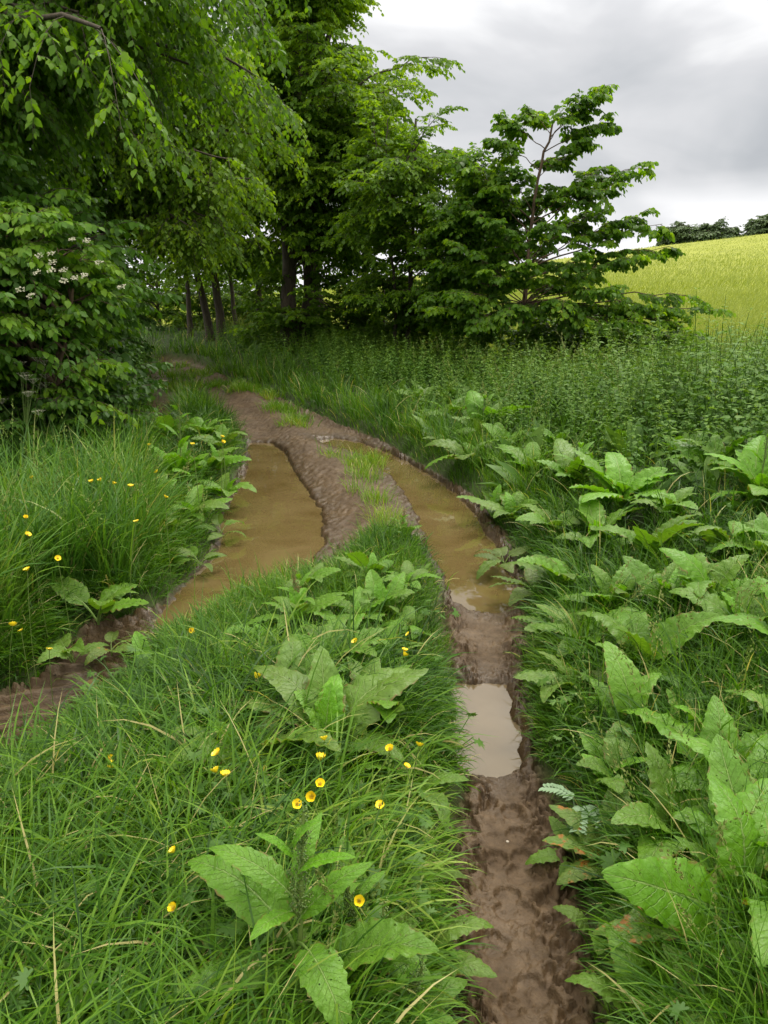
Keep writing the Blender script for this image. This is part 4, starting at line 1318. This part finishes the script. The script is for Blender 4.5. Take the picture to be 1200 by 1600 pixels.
def add_leaf(root, me, az, pitch, roll, s, zoff=0.0, age=0.0, rust=0.0, light=0.5, lab=None, off=(0, 0)):
    o = bpy.data.objects.new('leaf', me)
    col.objects.link(o)
    o.parent = root
    o.rotation_mode = 'XYZ'
    # local +Y is outwards; azimuth is clockwise from +Y seen from above
    o.rotation_euler = Euler((R(pitch), R(roll), R(-az)), 'XYZ')
    o.scale = (s, s, s)
    o.location = (off[0], off[1], zoff)
    o.color = (age, rust, light, 1)
    if lab: o['label'] = lab
    return o


def flower_stem(root, h, lean=(0.0, 0.0), red=0.5, nclus=9, r0=0.006):
    r = np.random.default_rng(int(h * 1000) + nclus)
    zs = np.linspace(0, 1, 7)
    P = np.stack([lean[0] * zs ** 1.5, lean[1] * zs ** 1.5, zs * h], 1)
    g = MB()
    V, F_ = tubes(P[None], np.linspace(r0, r0 * 0.45, 7)[None], 6)
    g.add(V, F_, 0.45)
    g.build('stem', M['stem'], root)
    g = MB()
    oct_ = np.array([[0, 0, 0], [.35, .5, 0], [0, .5, .35], [-.35, .5, 0], [0, .5, -.35], [0, 1, 0]])
    of = [[0, 1, 2], [0, 2, 3], [0, 3, 4], [0, 4, 1], [5, 2, 1], [5, 3, 2], [5, 4, 3], [5, 1, 4]]
    pts = []
    for k_ in range(nclus):
        t = 0.5 + 0.5 * k_ / (nclus - 1)
        c = np.array([lean[0] * t ** 1.5, lean[1] * t ** 1.5, t * h])
        for b in range(3 if k_ < nclus - 3 else 1):
            an = r.uniform(0, 6.28)
            ln = h * 0.16 * (1.1 - t) * r.uniform(0.6, 1.3) + 0.01
            d_ = np.array([math.cos(an) * 0.45, math.sin(an) * 0.45, 0.9])
            tip = c + d_ * ln
            V, F_ = tubes(np.stack([c, tip])[None], np.full((1, 2), 0.0015), 3)
            g.add(V, F_, 0.5)
            m_ = 14
            s_ = r.uniform(0, 1, (m_, 1))
            pts.append(c + (tip - c) * s_ + r.normal(0, 0.0045, (m_, 3)))
    pts = np.concatenate(pts)
    D = unit(r.normal(0, 1, (len(pts), 3)) + [0, 0, -0.6]); X = unit(np.cross(D, unit(r.normal(0, 1, (len(pts), 3))))); Z = np.cross(X, D)
    V, F_ = repl(oct_, [of], pts, X * 0.006, D * 0.007, Z * 0.006)
    g.add(V, F_, np.repeat(np.clip(red + r.normal(0, 0.15, len(pts)), 0, 1), 6))
    g.build('seed_cluster', M['stem'], root)


def dock(px, py, n, size, label, age=0.2, pitch=(-12, 18), azs=None, stem=0.0, red=0.4, rust=0.0, light=(0.35, 0.65), zg=0.15, inner=2):
    x, y = G(px, py, zg)
    z = float(height(np.array([x]), np.array([y]))[0])
    root = empty('dock_plant', (x, y, z), label, 'dock plant')
    a0 = random.uniform(0, 360)
    for i in range(n):
        az = azs[i] if azs and i < len(azs) else a0 + i * 137.5 + random.uniform(-18, 18)
        s = size * random.uniform(0.72, 1.12)
        add_leaf(root, random.choice(DL), az, random.uniform(*pitch), random.uniform(-22, 22), s, random.uniform(0, 0.02) * 2, min(1, max(0, age + random.uniform(-0.25, 0.35))),
                 1.0 if random.random() < rust else 0.0, random.uniform(*light))
    for i in range(inner):
        add_leaf(root, random.choice(DL), random.uniform(0, 360), random.uniform(32, 58), random.uniform(-15, 15), size * random.uniform(0.5, 0.75), 0.01, 0.0, 0.0, random.uniform(0.6, 0.9))
    if stem:
        flower_stem(root, stem, (random.uniform(-.04, .04), random.uniform(-.04, .04)), red)
        for i in range(5):
            t = 0.25 + 0.13 * i
            add_leaf(root, random.choice(DN), i * 137, random.uniform(10, 35), 0, size * (0.75 - 0.1 * i), stem * t, age * 0.5, 0, random.uniform(0.5, 0.8))
    return root


# --- middle strip
def front_dock():
    x, y = G(470, 1600, 0.1)
    z = float(height(np.array([x]), np.array([y]))[0])
    root = empty('dock_plant', (x, y, z), 'tall flowering dock at the very front of the middle strip', 'dock plant')
    flower_stem(root, 0.50, (0.02, 0.02), 0.25, 14, 0.008)
    for (zo, az, pt, rl, s, nar, ag, lt) in [(0.16, -55, 10, -10, .24, 0, .15, .5), (0.20, 150, -22, 5, .2, 0, .2, .55), (0.24, 60, 28, 10, .19, 1, .1, .6), (0.3, -60, 12, -10, .2, 1, .2, .55),
                                         (0.1, -120, 0, 0, .22, 0, .3, .45), (0.33, 20, 35, 0, .15, 1, .1, .7), (0.36, 110, 20, 0, .14, 1, .0, .7), (0.27, -150, 5, 0, .15, 1, .1, .65),
                                         (0.06, 100, 5, 0, .25, 0, .3, .4), (0.02, -30, 20, 0, .24, 0, .3, .4), (0.40, -100, 40, 0, .10, 1, 0, .7), (0.42, 70, 40, 0, .09, 1, 0, .7), (0.05, -85, -5, 0, .2, 0, .5, .4), (0.04, 170, 5, 0, .2, 0, .3, .45)]:
        add_leaf(root, random.choice(DN if nar else DL), az, pt, rl, s, zo, ag, 0, lt)


front_dock()
dock(385, 1215, 7, 0.27, 'dock with drooping olive leaves left of the large central rosette', 0.75, (-4, 16), [-80, -35, 30, 120, -130, 175], inner=1)
dock(440, 1130, 7, 0.25, 'smaller bluish dock behind the large central rosette', 0.3, (0, 20), inner=1)
dock(470, 985, 9, 0.2, 'flowering dock with a red brown spike near the left puddle', 0.35, (-14, 12), stem=0.3, red=0.75)
dock(560, 975, 8, 0.18, 'low spreading dock right of the red brown spike', 0.3, (-14, 12), inner=1)
dock(645, 985, 7, 0.15, 'small dock at the edge of the right rut opposite the pale mud', 0.3, (-10, 16), inner=1)
dock(415, 1010, 6, 0.15, 'flat dock at the left corner of the middle strip near the puddle', 0.3, (-14, 10), inner=1)
dock(575, 905, 7, 0.19, 'bright dock in grass at the tip of the middle strip', 0.2, (0, 26))
dock(635, 915, 7, 0.18, 'dock hanging over the right puddle from the middle strip', 0.3, (-6, 18), inner=1)
dock(628, 845, 6, 0.17, 'dark stemmed dock standing alone on the mud ridge', 0.35, (-2, 22), stem=0.2, red=0.9, zg=0.05, inner=1)
dock(235, 1045, 2, 0.15, 'lone bluish dock with one upright leaf beside the tyre marks', 0.3, (18, 40), [-30, 60], inner=1)
dock(655, 1470, 5, 0.19, 'small pale dock at the rut edge in the foreground', 0.55, (-5, 20), inner=0)
dock(600, 1560, 5, 0.15, 'low dock right of the tall flowering dock', 0.45, (-5, 20), stem=0.26, red=0.4, inner=1)
dock(560, 1290, 4, 0.13, 'small dock among buttercups below the central rosette', 0.4, (-5, 25), inner=0)
dock(300, 1160, 4, 0.12, 'small flat dock in short grass left of the drooping dock', 0.5, (-15, 10), inner=0)
dock(580, 1150, 8, 0.27, 'dock right of the large rosette with leaves rising to the rut', 0.4, (6, 32), inner=2)
dock(640, 1230, 5, 0.18, 'small dock at the rut edge beside the pale puddle', 0.4, (-5, 20), inner=0)
dock(520, 1050, 7, 0.22, 'dock between the central rosette and the red brown spike', 0.4, (-4, 24), inner=2)
dock(600, 1040, 6, 0.2, 'dock in the strip opposite the wet mud between the puddles', 0.35, (-4, 22), inner=1)
dock(480, 930, 5, 0.17, 'dock leaning on the near shore of the left puddle tip', 0.3, (0, 30), inner=1)
dock(600, 960, 7, 0.18, 'dock in the thick of the upper middle strip', 0.3, (-4, 26), inner=2)
dock(360, 1050, 5, 0.15, 'pale dock in short grass behind the bluish leaf', 0.5, (-12, 12), inner=0)
# --- left bank
dock(265, 700, 8, 0.3, 'dock at the back of the left bank beside the dark rut', 0.15, (4, 28), light=(0.5, 0.8), inner=3)
dock(320, 690, 8, 0.28, 'dock behind the rounded dock at the top of the left bank', 0.2, (0, 26), light=(0.5, 0.8), inner=2)
dock(265, 830, 6, 0.19, 'dock between the mid bank dock and the tall grass', 0.35, (-6, 18), inner=1)
dock(345, 815, 5, 0.15, 'dock touching the water at the middle of the left puddle', 0.5, (-18, 8), inner=0)
dock(110, 1000, 5, 0.18, 'dock in shade low on the bank above the tyre marks', 0.4, (-10, 14), inner=0)
dock(150, 945, 5, 0.24, 'dock with one broad bright leaf leaning to the left puddle', 0.3, (-8, 14), [75, 110, -60, 20, 160], inner=0)
dock(170, 985, 4, 0.15, 'withered pale dock above the tyre marks', 0.95, (-22, 0), rust=0.3, inner=0)
dock(60, 900, 4, 0.2, 'dark dock deep in the tall grass at the left edge', 0.2, (0, 20), inner=0)
dock(285, 755, 10, 0.33, 'tall bright green dock at the top of the left bank', 0.05, (10, 35), stem=0.78, red=0.1, light=(0.65, 0.95), inner=6)
dock(330, 740, 9, 0.29, 'rounded dock between the tall bright dock and the puddle', 0.2, (-5, 22), light=(0.45, 0.75))
dock(352, 765, 8, 0.24, 'dock hanging over the far end of the left puddle', 0.3, (-14, 12), inner=1)
dock(300, 805, 8, 0.25, 'dock on the left bank beside the middle of the puddle', 0.3, (-10, 14), inner=1)
dock(240, 785, 6, 0.2, 'dock half hidden behind the left bank grass', 0.25, (0, 22), inner=1)
dock(310, 860, 6, 0.15, 'small grey green dock low on the left bank edge', 0.6, (-18, 6), inner=0)
dock(345, 705, 8, 0.27, 'leafy dock behind the tip of the left puddle', 0.3, (0, 22), inner=2)
# --- right verge, far to near
dock(790, 715, 7, 0.27, 'dock between the big pale dock and the nettles', 0.2, (6, 36), inner=2)
dock(870, 735, 8, 0.27, 'dock at the front edge of the nettles above the upright one', 0.2, (6, 38), inner=2)
dock(960, 745, 7, 0.27, 'dock pushing out of the nettles left of the grass stems', 0.2, (6, 38), inner=2)
dock(1060, 770, 8, 0.28, 'dock at the nettle edge right of the grass stems', 0.2, (6, 38), inner=2)
dock(800, 800, 8, 0.26, 'dock above the rut corner in the long grass', 0.3, (-8, 20), inner=1)
dock(930, 870, 8, 0.28, 'dock with overlapping pale leaves in mid verge', 0.25, (0, 34), inner=2)
dock(1010, 910, 8, 0.28, 'dock tucked between the grass stems and the long pale leaf', 0.25, (0, 34), inner=2)
dock(1100, 1000, 8, 0.28, 'dock behind the long pale crinkled leaf', 0.25, (4, 34), inner=2)
dock(1190, 950, 8, 0.28, 'dock at the right edge under the tall bright one', 0.25, (4, 34), inner=2)
dock(1000, 1060, 7, 0.27, 'dock just left of the long pale crinkled leaf', 0.3, (0, 34), inner=1)
dock(920, 1010, 7, 0.24, 'dock reaching over the bank beside the dry wet mud', 0.4, (-12, 14), [-90, -40, 20, 140, -140, 80, 180], inner=0)
dock(1080, 1180, 6, 0.26, 'dock with grey green leaves above the biggest leaf', 0.4, (-2, 22), inner=1)
dock(1250, 1230, 6, 0.3, 'dock outside the right edge with leaves leaning in', 0.2, (6, 36), inner=1)
dock(1190, 1470, 6, 0.28, 'dock under the biggest leaf at the lower right', 0.3, (4, 34), inner=1)
dock(950, 1230, 5, 0.2, 'dock in deep grass above the yellowing dock', 0.35, (6, 36), inner=1)
dock(1050, 1330, 6, 0.26, 'dock immediately left of the biggest leaf base', 0.3, (2, 30), inner=1)
dock(1190, 1400, 6, 0.28, 'dock at the right edge below the pale rough leaf', 0.2, (6, 32), inner=2)
dock(1130, 1580, 5, 0.2, 'dock in the bottom right corner among grass stems', 0.4, (6, 36), inner=1)
dock(935, 1420, 4, 0.14, 'tiny dock on the right edge of the paw printed mud', 0.6, (-8, 14), inner=0)
dock(870, 990, 6, 0.2, 'dock spilling over the bank at the end of the right puddle', 0.45, (-14, 10), inner=0)
dock(770, 780, 7, 0.27, 'dock hanging down the bank above the bend of the right puddle', 0.4, (-14, 14), inner=1)
dock(700, 700, 6, 0.25, 'far dock low on the bank at the middle of the right puddle', 0.35, (-12, 14), inner=1)
dock(1110, 800, 8, 0.33, 'dock standing clear at the nettle edge toward the right', 0.2, (4, 32), inner=2)
# --- right verge, as first surveyed
dock(705, 668, 9, 0.36, 'far dock on the right bank nearest the bend', 0.25, (-5, 20), inner=2)
dock(755, 690, 10, 0.4, 'big pale dock standing over the right bank beside the nettles', 0.2, (6, 38), stem=0.5, red=0.1, light=(0.5, 0.8), inner=3)
dock(735, 725, 8, 0.33, 'dock drooping down the right bank above the puddle', 0.4, (-18, 8), inner=0)
dock(660, 640, 8, 0.34, 'small far dock below the nettles near the puddle tip', 0.3, (-5, 20), inner=1)
dock(830, 760, 9, 0.36, 'dock in long grass right of the big pale dock', 0.2, (6, 38), inner=2)
dock(900, 790, 10, 0.37, 'upright dock in the middle of the right verge', 0.15, (4, 30), stem=0.45, red=0.1, inner=3)
dock(860, 840, 8, 0.25, 'dock with jagged pale leaves above the rut corner', 0.35, (-8, 20), inner=1)
dock(965, 830, 10, 0.36, 'large dock with bright upright leaves behind the grass stems', 0.1, (2, 32), light=(0.5, 0.8), inner=3)
dock(1040, 860, 7, 0.27, 'dock with one long pale leaf right of the grass stems', 0.3, (0, 32), inner=1)
dock(1175, 850, 10, 0.36, 'tall bright dock at the right edge beside the nettles', 0.05, (10, 35), stem=0.6, red=0.1, light=(0.6, 0.9), inner=4)
dock(1130, 930, 7, 0.26, 'dock below the tall bright dock at the right edge', 0.2, (4, 34), inner=1)
dock(790, 860, 6, 0.18, 'muddy olive dock at the rut corner beside the right puddle', 0.95, (-24, 4), [-90, -130, -60, 180, 60, 0], inner=0, light=(0.1, 0.35))
dock(835, 905, 7, 0.2, 'worn brownish dock hanging over the right puddle', 0.85, (-22, 6), [-100, -70, -140, 160, 90, 20, 0], inner=0, light=(0.15, 0.4))
dock(885, 925, 8, 0.25, 'pale dock with wide spread leaves left of the grass stems', 0.3, (-4, 30), inner=1)
dock(955, 960, 8, 0.26, 'dock with broad bluish leaves in the middle of the right verge', 0.35, (-4, 30), inner=1)
dock(1045, 980, 8, 0.26, 'large spreading dock behind the three upright leaves', 0.3, (-4, 32), inner=2)
dock(1150, 1050, 7, 0.27, 'large dock at the right edge with crinkled bright leaf', 0.2, (6, 36), inner=2)
dock(905, 1080, 6, 0.2, 'dock with spotted leaves beside the small pale puddle', 0.6, (-12, 12), [-95, -50, 10, 80, 150, -140], inner=0)
dock(985, 1150, 4, 0.24, 'dock raising two fresh upright leaves over the grass', 0.1, (18, 40), [-40, 0, -80, 60], light=(0.55, 0.85), inner=1)


def hero(px, py, label, leaves, zg=0.15):
    x, y = G(px, py, zg)
    z = float(height(np.array([x]), np.array([y]))[0])
    root = empty('dock_plant', (x, y, z), label, 'dock plant')
    for (k_, az, pt, rl, s, zo, ag, ru, lt) in leaves:
        add_leaf(root, DL[k_], az, pt, rl, s, zo, ag, ru, lt, 'rust spotted leaf' if ru else None)


hero(1120, 1260, 'dock with a long pale crinkled leaf reaching up toward the nettles',
     [(0, -38, 12, 12, .33, .02, .15, 0, .6), (3, 20, 30, 0, .27, .02, .1, 0, .55), (5, 110, 5, 0, .3, 0, .2, 0, .5), (7, -110, 8, 0, .22, 0, .3, 0, .5), (2, 60, 20, 0, .28, 0, .1, 0, .6)])
hero(1130, 1440, 'dock with the biggest leaf of all, veined and facing the lane',
     [(1, -72, 22, -38, .33, .05, .0, 0, .55), (4, -20, 38, 10, .27, .05, .05, 0, .6), (6, 35, 25, 0, .3, .05, .05, 0, .65), (8, 100, 10, 0, .28, 0, .2, 0, .6), (9, -110, -12, 0, .24, 0, .6, 1, .4), (2, 170, 0, 0, .22, 0, .5, 0, .4)])
hero(1200, 1330, 'dock cut by the right edge with a pale rough leaf', [(3, -62, 18, 5, .31, .05, .15, 0, .65), (1, -100, 5, 0, .27, .0, .3, 0, .5), (0, 20, 30, 0, .3, 0, .1, 0, .6), (5, 80, 10, 0, .3, 0, .2, 0, .5)])
hero(1090, 1500, 'low dock with an orange rust patch at the lower right', [(5, -75, 2, 0, .2, 0, .6, 1, .45), (2, -110, -10, 10, .18, 0, .55, 0, .5), (7, -30, 15, 0, .18, 0, .5, 1, .5), (8, -160, -8, 0, .19, 0, .4, 0, .5), (0, 160, -10, 0, .2, 0, .4, 0, .45)])
hero(515, 1200, 'biggest upright dock in the middle strip with olive leaves fanning to both sides',
     [(0, 50, 26, 5, .34, .02, .6, 0, .5), (3, 74, 14, 0, .36, .02, .7, 0, .5), (5, -48, 16, 0, .32, .02, .75, 0, .45), (7, -84, 4, 10, .32, 0, .8, 0, .45), (2, 8, 46, 0, .24, .03, .0, 0, .8), (8, -18, 34, 0, .3, .02, .5, 0, .5),
      (4, 122, 2, 0, .25, 0, .5, 0, .45), (6, 176, -6, 0, .24, 0, .6, 0, .4), (9, -138, -4, 0, .27, 0, .7, 0, .45), (1, 25, 56, 0, .2, .03, 0, 0, .9), (0, -60, 48, 0, .22, .02, .2, 0, .7)], 0.12)
dock(560, 1490, 6, 0.19, 'leafy dock with seed spikes right of the front dock stem', 0.4, (0, 30), stem=0.3, red=0.25, inner=2)
dock(630, 1590, 6, 0.17, 'low seeding dock at the bottom beside the rut', 0.4, (0, 30), stem=0.24, red=0.3, inner=1)
dock(400, 1590, 5, 0.17, 'dock leaves left of the front dock stem at the bottom', 0.3, (0, 26), inner=1)
dock(650, 1350, 4, 0.13, 'small dock in the grass fringe above the paw prints', 0.45, (-4, 20), inner=0)
hero(905, 1290, 'small grey green dock on the edge of the muddy rut', [(0, -95, -5, 0, .12, 0, .55, 0, .5), (4, -150, -15, 0, .11, 0, .5, 0, .5), (6, -30, 10, 0, .12, 0, .5, 0, .4)])
hero(960, 1320, 'yellowing dock in grass between the rut and the biggest leaf', [(3, -50, 10, 0, .19, 0, .8, 1, .5), (6, -120, -10, 0, .15, 0, .9, 1, .55), (1, 20, 20, 0, .2, 0, .6, 0, .45), (8, -90, 0, 0, .17, 0, .7, 1, .5)])
hero(1010, 1560, 'dock with fresh curled leaf at the bottom right corner', [(2, -70, 5, 10, .16, 0, .5, 0, .5), (4, -20, 20, 0, .17, 0, .3, 0, .5), (9, 60, 10, 0, .18, 0, .3, 0, .5), (0, -120, -10, 0, .15, 0, .6, 0, .5)])
hero(1230, 1120, 'dock beyond the right edge with one leaf leaning in', [(5, -75, 15, 0, .29, .05, .1, 0, .6), (9, -30, 30, 0, .28, .05, .1, 0, .6), (3, 100, 15, 0, .28, .05, .1, 0, .6)])

# ---------------------------------------------------------------- buttercups
def petal_set():
    g = MB()
    for k_ in range(5):
        a = k_ * 2 * math.pi / 5
        Y = np.array([math.cos(a), math.sin(a), 0]); X = np.array([-math.sin(a), math.cos(a), 0])
        vs_ = np.linspace(0, 1, 5)
        us = np.linspace(-1, 1, 5)
        U, V_ = np.meshgrid(us, vs_)
        wv = 0.0072 * np.array([0.25, 0.75, 1.0, 1.0, 0.62])[:, None]
        rr = 0.0015 + 0.0108 * V_
        zz = 0.0062 * V_ ** 1.3 + 0.0018 * U ** 2
        rr = rr - 0.0014 * U ** 2 * V_
        Vt = Y * rr[..., None] + X * (U * wv)[..., None] + UP * zz[..., None]
        i_ = np.arange(25).reshape(5, 5)
        g.add(Vt.reshape(-1, 3), np.stack([i_[:-1, :-1], i_[:-1, 1:], i_[1:, 1:], i_[1:, :-1]], -1).reshape(-1, 4), 0.5)
    return g.mesh('petals', M['petal'])


def centre_mesh():
    g = MB()
    n_ = 26
    a = np.arange(n_) * 2.4; r_ = 0.0036 * np.sqrt(np.arange(n_) / n_)
    O = np.stack([r_ * np.cos(a), r_ * np.sin(a), 0.001 + 0 * a], 1)
    D = unit(np.stack([np.cos(a) * r_ * 180, np.sin(a) * r_ * 180, np.ones(n_)], 1)); X = unit(np.cross(D, [1, .1, 0])); Z = np.cross(X, D)
    V, F_ = repl(np.array([[-.2, 0, 0], [.2, 0, 0], [0, 0, .3], [0, 1, 0]]), [[[0, 1, 3], [1, 2, 3], [2, 0, 3]]], O, X * 0.004, D * 0.005, Z * 0.004)
    g.add(V, F_, 0.5)
    return g.mesh('anthers', M['anther'])


PET, CEN = petal_set(), centre_mesh()
BC = [(340, 1178, .30, 'buttercup standing highest over the pair near the olive dock leaves'), (338, 1207, .27, 'left of two buttercups side by side below the olive dock leaves'),
      (352, 1214, .27, 'right of two buttercups side by side below the olive dock leaves'), (488, 1245, .30, 'bright buttercup touching the top of the front dock spike'),
      (464, 1257, .29, 'buttercup just left of the front dock spike'), (594, 1258, .30, 'largest lone buttercup right of the front dock spike'),
      (610, 1172, .24, 'buttercup under the right side leaves of the central dock'), (655, 1166, .24, 'buttercup close to the small pale puddle edge'),
      (500, 1188, .22, 'half shaded buttercup below the central dock leaf'), (507, 1157, .24, 'buttercup peeping between central dock stems'),
      (635, 1198, .2, 'dim buttercup low beneath the central dock right side'), (500, 1226, .26, 'buttercup just above the front dock spike tip'),
      (272, 1332, .27, 'round buttercup alone in the long foreground grass'), (273, 1420, .27, 'nearest buttercup low in the long foreground grass'),
      (561, 1408, .24, 'half closed buttercup right of the front dock stem'), (416, 1046, .2, 'buttercup on top of the bluish dock leaf'),
      (400, 1060, .2, 'buttercup just left of and below the one on the bluish leaf'), (476, 1039, .18, 'tiny buttercup left of the red brown dock spike base'),
      (556, 1004, .2, 'buttercup in leaves below the red brown dock spike'), (632, 1017, .2, 'upper of two close buttercups at the right rut'),
      (631, 1025, .19, 'lower of two close buttercups at the right rut'), (638, 991, .2, 'buttercup above the close pair at the right rut'),
      (298, 986, .17, 'single buttercup at the near shore of the left puddle'), (170, 1186, .2, 'upper of two small buttercups near the left tyre marks'),
      (171, 1203, .19, 'lower of two small buttercups near the left tyre marks'),
      (20, 978, .3, 'larger left of two neighbouring buttercups at the left edge bank'), (33, 986, .29, 'smaller right of two neighbouring buttercups at the left edge bank'),
      (77, 1016, .3, 'buttercup lowest on the left bank above the rut'), (40, 810, .5, 'buttercup in tall grass near the left edge, upper of two'),
      (43, 836, .48, 'buttercup in tall grass near the left edge, lower of two'), (50, 748, .5, 'buttercup high at the far left over the tall grass'),
      (143, 754, .5, 'first from the left in the line of buttercups over the tall grass'), (157, 752, .5, 'second in the line of buttercups over the tall grass'),
      (177, 757, .5, 'third in the line of buttercups over the tall grass'), (204, 761, .5, 'last in the line of buttercups over the tall grass'),
      (233, 696, .5, 'buttercup beside the hedge foot above the left bank'), (301, 696, .5, 'buttercup below the tall bright dock on the left bank'),
      (347, 684, .45, 'upper of two buttercups at the far tip of the left bank'), (348, 692, .43, 'lower of two buttercups at the far tip of the left bank'),
      (213, 816, .38, 'buttercup low in the middle of the left bank'), (258, 778, .42, 'buttercup before the dock half hidden in the left grass'),
      (43, 892, .4, 'buttercup below the tall grass near the left edge'), (90, 873, .4, 'buttercup above the broad leaf leaning to the puddle'),
      (245, 738, .5, 'buttercup halfway along the back of the left bank')]
for i, (a, b, h_, lb) in enumerate(BC):
    x, y = G(a, b, 0.12 + h_)
    z0 = float(height(np.array([x]), np.array([y]))[0])
    r_ = np.random.default_rng(900 + i)
    lx, ly = r_.uniform(-0.06, 0.06, 2)
    root = empty('buttercup', (x - lx, y - ly, z0), lb, 'buttercup', 'yellow buttercups scattered over the verges')
    zt = 0.12 + h_ - z0
    zs = np.linspace(0, 1, 6)
    P = np.stack([lx * zs ** 2, ly * zs ** 2, zs * zt], 1)
    g = MB()
    V, F_ = tubes(P[None], np.full((1, 6), max(0.0012, y * 0.0004)), 4)
    g.add(V, F_, 0.4)
    g.build('stem', M['stem'], root)
    hd = bpy.data.objects.new('petals', PET); col.objects.link(hd); hd.parent = root
    hd.location = (lx, ly, zt)
    sc = r_.uniform(0.8, 1.2) * (1.0 + 0.05 * max(0, y - 2.5))
    hd.scale = (sc, sc, sc * r_.uniform(0.9, 2.2))
    hd.rotation_euler = (r_.uniform(-0.3, 0.9), r_.uniform(-0.7, 0.7), r_.uniform(0, 6))
    an_ = bpy.data.objects.new('centre', CEN); col.objects.link(an_); an_.parent = hd


# ---------------------------------------------------------------- cow parsley and silverweed
def cow_parsley(px, py, d, heads, label, hgt):
    c = W(px, py, d)
    z0 = float(height(c[0:1], c[1:2])[0])
    root = empty('cow_parsley', (c[0], d, z0), label, 'wildflower')
    st = MB()
    zt = c[2] - z0
    tips = []
    for k_ in range(heads):
        t = np.array([rng.uniform(-0.2, 0.2), rng.uniform(-0.15, 0.15), zt + rng.uniform(-0.18, 0.1)])
        V, F_ = tubes(np.stack([[0, 0, 0], [t[0] * .1, t[1] * .1, zt * 0.55], t])[None], np.array([[0.005, 0.003, 0.0015]]), 5)
        st.add(V, F_, 0.3)
        tips.append(t)
    st.build('stem', M['stem'], root)
    for t in tips:
        g = MB()
        nu = 9
        for q in range(nu):
            an = q * 2.4; r_ = 0.045 * math.sqrt(q / nu)
            c_ = t + np.array([r_ * math.cos(an), r_ * math.sin(an), 0.035])
            V, F_ = tubes(np.stack([t, c_])[None], np.full((1, 2), 0.001), 3)
            g.add(V, F_, 0.2)
            m_ = 9
            O = c_ + rng.normal(0, 0.006, (m_, 3)) * [1, 1, .3]
            D = unit(rng.normal(0, 1, (m_, 3)) * [1, 1, .2]); X = unit(np.cross(D, UP)); Z = np.cross(X, D)
            V, F_ = repl(np.array([[0, -.5, 0], [.5, 0, 0], [0, .5, 0], [-.5, 0, 0]]), [[[0, 1, 2, 3]]], O, X * 0.008, D * 0.008, Z * 0.008)
            g.add(V, F_, 0.7)
        g.build('flower_head', M['blossom'], root)


cow_parsley(28, 590, 5.6, 7, 'white cow parsley in the hedge at the left edge', 1)
cow_parsley(60, 600, 5.8, 5, 'white cow parsley just right of the leftmost one in the hedge', 1)
cow_parsley(30, 640, 5.5, 3, 'sparse cow parsley low over the tall grass', 1)
cow_parsley(243, 605, 9.0, 4, 'thin cow parsley at the hedge end by the dark rut', 1)

# silverweed leaf by the small puddle
x, y = G(915, 1190, 0.3)
root = empty('silverweed', (x, y, float(height(np.array([x]), np.array([y]))[0])), 'silvery feather shaped weed among grass right of the small puddle', 'weed')
g = MB()
for (az, L_) in ((-1.9, 0.13), (-1.3, 0.1), (2.6, 0.11)):
    n_ = 9
    t = np.linspace(0.25, 1, n_)
    rad = np.array([math.cos(az), math.sin(az), 0])
    c = rad[None] * (t * L_)[:, None] + UP * (0.13 + 0.03 * np.sin(t * 2.5))[:, None]
    V, F_ = tubes(np.stack([[0, 0, 0], c[0], c[4], c[-1]])[None], np.full((1, 4), 0.0018), 4)
    g.add(V, F_, 0.5)
    for s_ in (-1, 1):
        D = unit(rad[None] * 0.6 + np.cross(rad, UP)[None] * s_ + rng.normal(0, 0.08, (n_, 3))); X = unit(np.cross(D, UP)); Z = np.cross(X, D)
        V, F_ = repl(LEAF_HI, LEAF_HI_F, c, X * 0.022, D * 0.028, Z * 0.024)
        g.add(V, F_, 0.9)
m_, t_ = new_mat('silver_leaf')
t_.n('ShaderNodeOutputMaterial', {0: t_.n('ShaderNodeBsdfPrincipled', {'Base Color': (0.13, 0.21, 0.11, 1), 'Roughness': 0.6}).outputs[0]})
g.build('foliage', m_, root)

# ---------------------------------------------------------------- stones at the mud edge
STN = [(262, 996, .018, 'pale stone on the shore of the left puddle'), (246, 1003, .012, 'small stone left of the shore stone'), (214, 1020, .01, 'small stone at the top of the tyre marks'),
       (105, 1168, .013, 'reddish stone at the near end of the left rut'), (20, 1185, .016, 'rough stone at the left edge beside the middle strip'), (226, 1048, .01, 'pebble beside the lone upright dock leaf'),
       (690, 757, .02, 'small pale chip on the right puddle bank'), (793, 1312, .004, 'tiny white chip by the first paw print')]
for i, (a, b, s_, lb) in enumerate(STN):
    x, y = G(a, b, 0.03)
    z = float(height(np.array([x]), np.array([y]), True)[0])
    bm_v = []
    r_ = np.random.default_rng(70 + i)
    th = np.linspace(0, math.pi, 9); ph = np.linspace(0, 2 * math.pi, 13)[:-1]
    lump = r_.normal(0, 1, (4, 3))
    for q in th:
        for w2 in ph:
            d_ = np.array([math.sin(q) * math.cos(w2), math.sin(q) * math.sin(w2), math.cos(q)])
            f = 1 + 0.16 * math.sin(lump[0] @ d_ * 2) + 0.1 * math.sin(lump[1] @ d_ * 4)
            bm_v.append(d_ * f * [1.2, 0.95, 0.6] * s_)
    i_ = np.arange(9 * 12).reshape(9, 12)
    F_ = np.stack([i_[:-1], np.roll(i_[:-1], -1, 1), np.roll(i_[1:], -1, 1), i_[1:]], -1).reshape(-1, 4)
    g = MB(); g.add(np.array(bm_v), F_, 0.5)
    o = g.build('stone', M['stone'], loc=(x, y, z + s_ * 0.3))
    tag(o, lb, 'stone', 'small stones in the mud')
